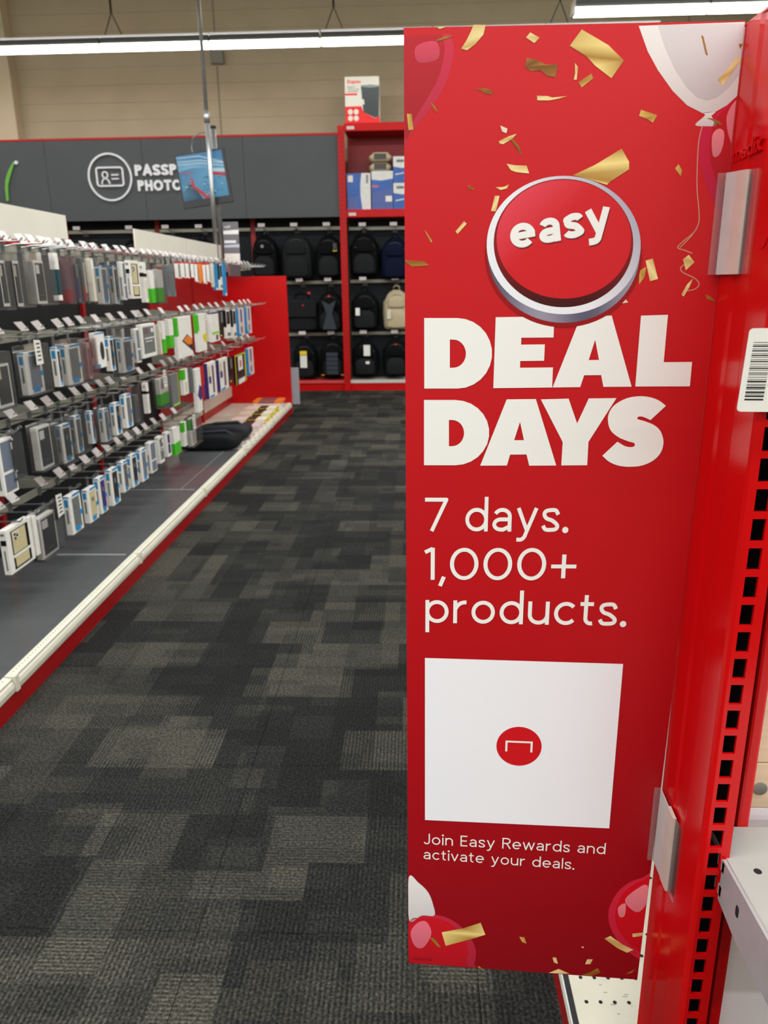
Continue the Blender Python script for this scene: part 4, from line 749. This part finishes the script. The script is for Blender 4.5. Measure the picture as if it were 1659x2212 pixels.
sp_([(.2,.48),(.27,.48),(.3,.3),(.62,0),(.48,0),(.23,.3)], [r_]*6, 3)
sp_([(.72,.5),(1,.42),(1,.5),(.72,.56)], [r_]*4, 3); sp_([(.72,.57),(1,.52),(1,.6),(.72,.64)], [(220,240,246)]*4, 3); sp_([(.05,.6),(.3,.58),(.3,.61),(.05,.63)], [(196,96,120)]*4, 3)
rs = random.Random(4)
for k in range(26):
    u, v = rs.uniform(.45, .95), rs.uniform(.05, .48); s = rs.choice(((40,120,110),(120,200,220),(60,110,150),(190,226,236)))
    sp_([(u,v),(u+.035,v),(u+.035,v+.025),(u,v+.025)], [s]*4, 4)
for k in range(16):
    u, v = rs.uniform(.02, .2), rs.uniform(.22, .56); s = rs.choice(((60,120,150),(130,200,220),(190,110,120),(180,220,232)))
    sp_([(u,v),(u+.04,v),(u+.04,v+.02),(u,v+.02)], [s]*4, 4)
mb.build('screen_picture', SCREEN, mo)
MB().tube([(-2.2, 8.28, 2.6), (-2.22, 8.32, 2.7), (-2.2, 8.31, 2.78), (-2.12, 8.3, 2.82), (-2.01, 8.31, 2.83)], .006, 6).build('power_cord', mat('cord_grey', (128, 128, 130), .5), mo)

# ================================================================== RIGHT FOREGROUND: sign on the post
P0 = Vector((-.0078, .735)); P1 = Vector((.2695, .72)); SD = (P1-P0).normalized(); SN = Vector((SD.y, -SD.x))   # SN points at the reader
def sg_(u, v, d=0):
    """sign face coordinates in tenths of a millimetre -> space, d metres towards the reader"""
    p = P0+SD*(u*1e-4)+SN*d; return (p.x, p.y, .575+v*1e-4)
sign = thing('promotional_sign', 'tall red DEAL DAYS sign with white text clipped to the red post', 'sign', (.13, .73, .575))
corners = [(0, 5), (SIZE[0]*.98, -12), (SIZE[0]+4, SIZE[1]), (0, SIZE[2])]
redge = lambda v: (SIZE[0]+4)-(.02*SIZE[0]+4)*max(0, 1-max(v, 0)/4300)
MB().prism([[corners[0], corners[1], (SIZE[0]+4, 4300), corners[2], corners[3]]], sg_, -.0022, -.0001).build('board', WHITEB, sign)
bg = MB(); NV = 24
def bgc(t):
    a, b, c = lin((205, 24, 30)), lin((186, 14, 22)), lin((140, 8, 20))
    return tuple((c[i]+(b[i]-c[i])*t/.5) if t < .5 else (b[i]+(a[i]-b[i])*(t-.5)/.5) for i in range(3))
for i in range(NV+1):
    t = i/NV
    l = (corners[0][0]+(corners[3][0]-corners[0][0])*t, corners[0][1]+(corners[3][1]-corners[0][1])*t); rv = corners[1][1]+(corners[2][1]-corners[1][1])*t; r = (redge(rv), rv)
    bg.v += [sg_(*l, 0), sg_(*r, 0)]; bg.c += [bgc(t)]*2
    if i: n = 2*i; bg.f.append((n-2, n-1, n+1, n))
bg.build('printed_red_ground', PRINT, sign)
def art_poly(mb, pts, ink, d):
    tris = tessellate_polygon([[Vector((p[0], p[1], 0)) for p in pts]])
    mb.add([sg_(u, v, d) for u, v in pts], [tuple(t) for t in tris], ink)
E_ = .00006
def smooth_poly(pts, k=5):
    P = pts; n = len(P); out = []
    for i in range(n):
        p0, p1, p2, p3 = P[i-1], P[i], P[(i+1) % n], P[(i+2) % n]
        for j in range(k):
            t = j/k; out.append(tuple(.5*((2*p1[q])+(-p0[q]+p2[q])*t+(2*p0[q]-5*p1[q]+4*p2[q]-p3[q])*t*t+(-p0[q]+3*p1[q]-3*p2[q]+p3[q])*t**3) for q in (0, 1)))
    return [(min(max(u, 3), SIZE[0]-3), min(max(v, 3), SIZE[1]-3)) for u, v in out]
INK = dict(white_top=(226, 220, 214), white_top_face=(208, 200, 198), white_knot=(222, 212, 208), pink_right=(196, 24, 62), pink_right_face=(186, 20, 32), pink_right_shine=(222, 120, 130), pink_right_shine2=(226, 130, 138),
           left=(196, 40, 66), left_face=(176, 24, 34), left_shine=(206, 66, 86), low_white=(226, 220, 218), low_red=(188, 38, 60), low_red_face=(196, 20, 34), low_red_shine=(226, 110, 128), right_red=(206, 36, 62), right_red_face=(206, 16, 30), right_red_shine=(232, 132, 142), right_red_shine2=(232, 132, 142))
for i, (k, pts) in enumerate(BALLOONS.items()):
    p = pts if 'top' in k and 'knot' not in k else smooth_poly(pts)
    p = [(min(max(u, 3), redge(v)-3), min(max(v, 8), SIZE[1]-4)) for u, v in p]
    L = lin(INK[k]); n = len(p); vmax = max(v for u, v in p); vmin = min(v for u, v in p)
    inks = [tuple(c*(.86+.28*(v-vmin)/(vmax-vmin+1)) for c in L) for u, v in p]
    bal = MB(); art_poly(bal, p, inks, E_*(1+('face' in k)+2*('shine' in k)+('white' in k))); bal.build('printed_balloon' if 'face' not in k and 'shine' not in k else 'printed_balloon_highlight', PRINT, sign)
st = MB()
for pl in STRINGS:
    for quad in ribbon(spline(pl, 5), 9): st.add([sg_(p.x, p.y, E_*4) for p in quad], [(0, 1, 2, 3)], tuple(lin((206, 140, 120))))
st.build('printed_balloon_string', PRINT, sign)
gold = dict(light=((246, 226, 160), (200, 160, 84)), gold=((222, 180, 90), (160, 112, 34)), dark=((176, 124, 44), (120, 72, 24)), pale=((246, 236, 214), (222, 206, 176)), big=((248, 224, 140), (166, 116, 30)))
for k, pts in CONFETTI:
    a, b = (lin(c) for c in gold[k]); n = len(pts); off = random.random()*6
    inks = []
    for i in range(n):
        f = .5+.5*math.sin(i*(2.1 if k == 'big' else 2.6)+off); inks.append(tuple(a[q]*f+b[q]*(1-f) for q in range(3)))
    cf = MB(); art_poly(cf, [(min(max(u, 2), redge(v)-2), max(v, 4)) for u, v in pts], inks, E_*5); cf.build('printed_confetti_piece', PRINT, sign)
# big block lettering
bl = MB(); WI = tuple(lin((240, 239, 231)))
for ch, loops in BLOCK:
    flat = [p for l in loops for p in l]; tris = tessellate_polygon([[Vector((p[0], p[1], 0)) for p in l] for l in loops])
    bl.add([sg_(u, v, E_*6) for u, v in flat], [tuple(t) for t in tris], WI)
bl.build('deal_days_lettering', PRINT, sign)
# easy button picture
bt_ = MB()
def ell(name, inkf, d, n=72, grow=1.0, shift_=(0, 0)):
    c, rx, ry = BUTTON[name]; c = (c[0]+shift_[0], c[1]+shift_[1]); ax_ = ((rx[0]-BUTTON[name][0][0])*grow, (rx[1]-BUTTON[name][0][1])*grow); ay = ((ry[0]-BUTTON[name][0][0])*grow, (ry[1]-BUTTON[name][0][1])*grow)
    R = 8; vs = [sg_(*c, d)]; inks = [inkf(0, 0)]; fs = []
    for r in range(1, R+1):
        for k in range(n):
            a = 2*PI*k/n; x, y = math.cos(a)*r/R, math.sin(a)*r/R
            vs.append(sg_(c[0]+ax_[0]*x+ay[0]*y, c[1]+ax_[1]*x+ay[1]*y, d)); inks.append(inkf(x, y))
    for k in range(n): fs.append((0, 1+k, 1+(k+1) % n))
    for r in range(R-1):
        for k in range(n): fs.append((1+r*n+k, 1+(r+1)*n+k, 1+(r+1)*n+(k+1) % n, 1+r*n+(k+1) % n))
    bt_.add(vs, fs, inks)
mixc = lambda a, b, t: tuple(lin(a)[i]+(lin(b)[i]-lin(a)[i])*max(0, min(1, t)) for i in range(3))
ell('base', lambda x, y: mixc((176, 12, 18), (120, 8, 14), .5), E_*7, grow=1.035, shift_=(0, -40))
ell('base', lambda x, y: mixc((150, 146, 160), (92, 88, 108), .5+.5*math.sin(x*5)), E_*8, shift_=(0, -20))
ell('ring', lambda x, y: mixc((236, 236, 238), (150, 146, 166), .55*(x+.2)+.35*y), E_*9)
ell('side', lambda x, y: mixc((140, 16, 22), (64, 6, 10), -y*1.1), E_*10)
ell('face', lambda x, y: mixc((206, 26, 34), (222, 62, 76), max(0, (-x+y*.9-.35)*1.1)), E_*11, grow=.985)
bt_.build('printed_easy_button', PRINT, sign)
ea = MB(); (u0, v0), (u1, v1), (u2, v2) = EASY
ang = math.atan2(v1-v0, u1-u0); wid = math.hypot(u1-u0, v1-v0); xh = 205
def easy_fn(dx, dy, d): return lambda u, v: sg_(u0+dx+u*math.cos(ang)-(v*xh)*math.sin(ang), v0+dy+u*math.sin(ang)+(v*xh)*math.cos(ang), d)
draw_text(ea, 'easy', .27, easy_fn(8, -16, E_*12), .15, ink=tuple(lin((128, 14, 22))), width=wid)
draw_text(ea, 'easy', .27, easy_fn(0, -5, E_*13), .15, ink=tuple(lin((190, 184, 178))), width=wid)
draw_text(ea, 'easy', .27, easy_fn(0, 0, E_*14), .15, ink=tuple(lin((240, 238, 230))), width=wid)
ea.build('easy_lettering', PRINT, sign)
for s, ((a, b), (c, d), (e, f)) in TEXT.items():
    mb = MB(); k = (f-b)/1.42
    draw_text(mb, s, .165 if s[0] in '71p' else .15, lambda u, v: sg_(a+u, b+(d-b)*u/(c-a)+v*k, E_*6), .2 if s[0] in '71p' else .22, ink=WI, width=c-a)
    mb.build('small_lettering', PRINT, sign)
qr = MB(); art_poly(qr, QR, tuple(lin((241, 240, 242))), E_*6)
cx_, cy_ = DISC[0]; rd = (DISC[1][0]-DISC[0][0])
art_poly(qr, [(cx_+rd*math.cos(2*PI*k/40), cy_+rd*math.sin(2*PI*k/40)) for k in range(40)], tuple(lin((206, 22, 30))), E_*7)
for quad in ribbon([(cx_-135, cy_-68), (cx_-135, cy_-20), (cx_-135, cy_+56), (cx_+135, cy_+56), (cx_+135, cy_-68)], 22): qr.add([sg_(p.x, p.y, E_*8) for p in quad], [(0, 1, 2, 3)], WI)
qr.build('white_panel_with_logo_disc', PRINT, sign)
fp = MB()
for r in range(2):
    for k in range(9): fp.add([sg_(60+k*26, 92-r*22, E_*6), sg_(80+k*26, 91-r*22, E_*6), sg_(80+k*26, 100-r*22, E_*6), sg_(60+k*26, 101-r*22, E_*6)], [(0, 1, 2, 3)], tuple(lin((120, 20, 34))))
fp.build('tiny_footer_print', PRINT, sign)

# -------- the slotted post of the end display
post = thing('slotted_post', 'glossy red slotted steel post holding the sign', 'post', (.285, .66, 0))
ZT = 1.566
SLOTC = .2835; SW, SH = .0056, .0097
zs = [k*.0254+.0022 for k in range(4, 60)]
fr = MB()      # front wall with real slot openings, 3 mm thick
fr.box((.2745, .61, 0), (SLOTC-SW, .6132, ZT)).box((SLOTC+SW, .61, 0), (.2975, .6132, ZT))
ed = [0]+[q for z in zs for q in (z-SH, z+SH)]+[ZT]
for k in range(0, len(ed), 2): fr.box((SLOTC-SW, .61, ed[k]), (SLOTC+SW, .6132, ed[k+1]))
fr.build('slotted_face', RED_GLOSS, post)
pr2 = [(.2745, .61), (.2715, .6115), (.27, .615), (.2693, .65), (.2712, .656), (.2716, .684), (.2703, .69), (.2706, .724), (.2975, .724), (.2975, .7215), (.2745, .7215), (.2735, .69), (.2745, .684), (.274, .656), (.272, .65), (.2728, .6145), (.2745, .6132)]
MB().prism([pr2], lambda u, v, d: (u, v, d), 0, ZT).build('side_wall', RED_GLOSS, post)
box('inner_shade_block', (.2752, .66, 0), (.2954, .72, ZT-.005), HOLE, post); box('right_wall', (.2955, .6134, 0), (.2975, .721, ZT), HOLE, post)  # near-black block and right wall paint in the shade behind the slots
box('top_cap', (.2703, .611, ZT), (.2975, .724, ZT+.002), RED_GLOSS, post)
em = MB(); draw_text(em, 'madix', .2, lambda u, v, d: (.2703-d, .7135-u, 1.4625+v*.0088+u*.04), .2, -.001, .0014, width=.054); em.build('embossed_lettering', RED_GLOSS, post)
MB().disc((.636, 1.399), .0075, lambda u, v, d: (.2695-d, u, v), -.002, .0006, 20).build('round_dimple', RED_GLOSS, post)
p2_ = box('inner_channel', (.3222, .655, 0), (.3345, .688, 1.56), RED_GLOSS, post, bevel=.003)
box('gap_shade_block', (.2977, .668, 0), (.322, .70, 1.55), HOLE, post)  # near-black block added as the shade between post and inner channel

# -------- clips with magnets
def clip(z0, z1, label, lean):
    t = thing('sign_clip', label, 'clip', (.268, .70, z0))
    f = lambda u, v, d: (u, v, d)
    fl = lambda pts: MB().prism([pts], lambda u, v, d: (u, v, d-(.7182-v)*.07*(d > z0)), z0, z1)
    o = P0+SD*.2777
    for k in range(4): fl([(.2605+k*.0016, .7165), (.2613+k*.0016, .7165), (.2613+k*.0016, .7182), (.2605+k*.0016, .7182)]).build('clear_rib', CLEAR, t)
    fl([(.260, .7178), (.2665, .7172), (.2668, .7182), (.260, .7188)]).build('clear_flange', CLEAR, t)
    fl([(.2664, .7168), (.2662, .6905), (.2668, .6905), (.267, .7168)]).build('frosted_arm', mat('frosted_plastic', (204, 202, 200), .3), t)
    fl([(.2655, .6905), (.2655, .6720), (.269, .6720), (.269, .6905)]).build('magnet_strip', mat('brushed_steel', (222, 216, 204), .34, .25), t)
    fl([(.268, .6720), (.268, .6560), (.2688, .6560), (.2688, .6720)]).build('clear_back_plate', CLEAR, t)
clip(1.373, 1.456, 'clear plastic clip with steel magnet at the sign upper right', 0)
clip(.748, .842, 'clear plastic clip with steel magnet at the sign lower right', 0)

# -------- barcode card on the post
bc = thing('barcode_card', 'white barcode card hooked on the slotted post', 'card', (.29, .6, 1.271))
def bcf(u, v, d=0): return (.2508+u+v*.04, .602-.10*u-d, 1.2705+v)
MB().prism([rr(0, 0, .09, .063, .003)], bcf, 0, .0006).build('card', WHITE, bc)
mb = MB(); v = .0088; rs = random.Random(11)
while v < .0525:
    h = rs.choice((.0004, .0004, .0009, .0013)); mb.prism([[(.0042, v), (.018, v), (.018, v+h), (.0042, v+h)]], bcf, .0006, .0007); v += h+rs.choice((.0005, .0008, .0013))
mb.build('barcode', BLACK, bc)
mb = MB()
draw_text(mb, '1', .2, lambda u, v, d: bcf(.0195+v*.0028, .026-u*.003, d), .2, .0006, .0007); draw_text(mb, '8', .2, lambda u, v, d: bcf(.0195+v*.0028, .022-u*.003, d), .2, .0006, .0007)
mb.build('digits', BLACK, bc)

# -------- wooden back board, bracket and shelf of the end display
def wood_mat():
    m = mat('pale_wood_board', (214, 192, 160), .5, scale=8, var=.08); nt = m.node_tree
    nz = [n for n in nt.nodes if n.type == 'TEX_NOISE'][0]; tc = [n for n in nt.nodes if n.type == 'TEX_COORD'][0]
    mp = nt.nodes.new('ShaderNodeMapping'); mp.inputs['Scale'].default_value = (1, 1, 14); nt.links.new(tc.outputs['Object'], mp.inputs[0]); nt.links.new(mp.outputs[0], nz.inputs['Vector']); nz.inputs['Distortion'].default_value = 1.2
    return m
WOOD = wood_mat()
bd = thing('wooden_display_wall', 'pale wooden back boards of the end display behind the grey shelf', 'panel', (.75, .69, 0))
for k in range(6):
    z0 = .84 if k == 0 else .8945+(k-1)*.152; z1 = .8933+k*.152
    pnl = box('wood_board', (.3345, .69, z0), (1.21, .705, z1), WOOD, bd, bevel=.0008)
    if k == 0:
        sc = MB().disc((.3575, .8635), .0072, XZ(.69), -.0015, 0, 20).build('screw_head', mat('screw_steel', (176, 172, 164), .3, .8), pnl)
        pass
box('lower_white_board', (.3345, .69, .1), (1.21, .705, .839), mat('white_laminate', (238, 230, 230), .4, scale=6, var=.03), bd)
sh = thing('end_display_shelf', 'light grey perforated steel shelf on bracket by the slotted post', 'shelf', (.75, .45, .8))
box('shelf_plate', (.2945, .27, .836), (1.2, .655, .8445), SHELFM, sh, bevel=.001)
def holes(root, xs, ys, z):
    h0 = None
    for x in xs:
        for y in ys:
            if h0 is None: h0 = o = MB().disc((0, 0), .0036, lambda u, v, d: (u+root.location.x, v+root.location.y, d+root.location.z), -.0002, .0003, 14).build('hole', HOLE, root)
            else: o = h0.copy(); col.objects.link(o)
            o.location = Vector((x, y, z))-root.location
holes(sh, [.3168+k*.03 for k in range(8)], [.5935-k*.05 for k in range(6)], .8445)
br = MB().prism([[(.6075, .845), (.25, .853), (.25, .81), (.56, .792), (.6075, .800)]], lambda u, v, d: (d, u, v), .2905, .2935); b_o = br.build('bracket', mat('bracket_grey', (176, 172, 174), .35, .2), sh)
for z in (.838, .811): box('bracket_tooth', (.2905, .603, z-.006), (.2935, .618, z+.005), mat('bracket_grey', (176, 172, 174)), sh)
MB().prism([rr(.565, .817, .571, .829, .0028)], lambda u, v, d: (.2904-d, u, v), 0, .0002).build('bracket_hole', HOLE, b_o)
# -------- aisle shelving behind the sign
gb = thing('aisle_shelf_base', 'cream perforated base deck with black edge under the red sign', 'shelf', (.6, 2.2, 0))
box('deck_plate', (.288, .77, .1), (.95, 4.4, .12), mat('cream_perforated_steel', (222, 216, 196), .4, scale=9, var=.07), gb)
box('black_edge', (.277, .77, .085), (.2875, 4.4, .121), BLACK, gb); box('white_bead', (.2745, .77, .1), (.2769, 4.4, .1225), WHITE, gb)
box('kick_plate', (.285, .77, 0), (.3, 4.4, .085), RED_IN, gb)
holes(gb, [.31+k*.0254 for k in range(10)], [.93+k*.0508 for k in range(14)], .12)
sm = MB(); rs = random.Random(3)
for k in range(14):
    x, y = rs.uniform(.34, .42), rs.uniform(.95, 1.15); sm.box((x, y, .1199), (x+rs.uniform(.002, .01), y+.0015, .1203))
sm.build('scuff_marks', mat('scuff_grey', (150, 146, 132), .6), gb)['kind'] = 'stuff'
box('rear_panel', (.95, .77, 0), (.98, 4.4, 1.37), RED_IN, gb)
for z in (.5, .85, 1.2): box('shelf_board', (.42, .78, z), (.95, 4.4, z+.02), SHELFM, gb)
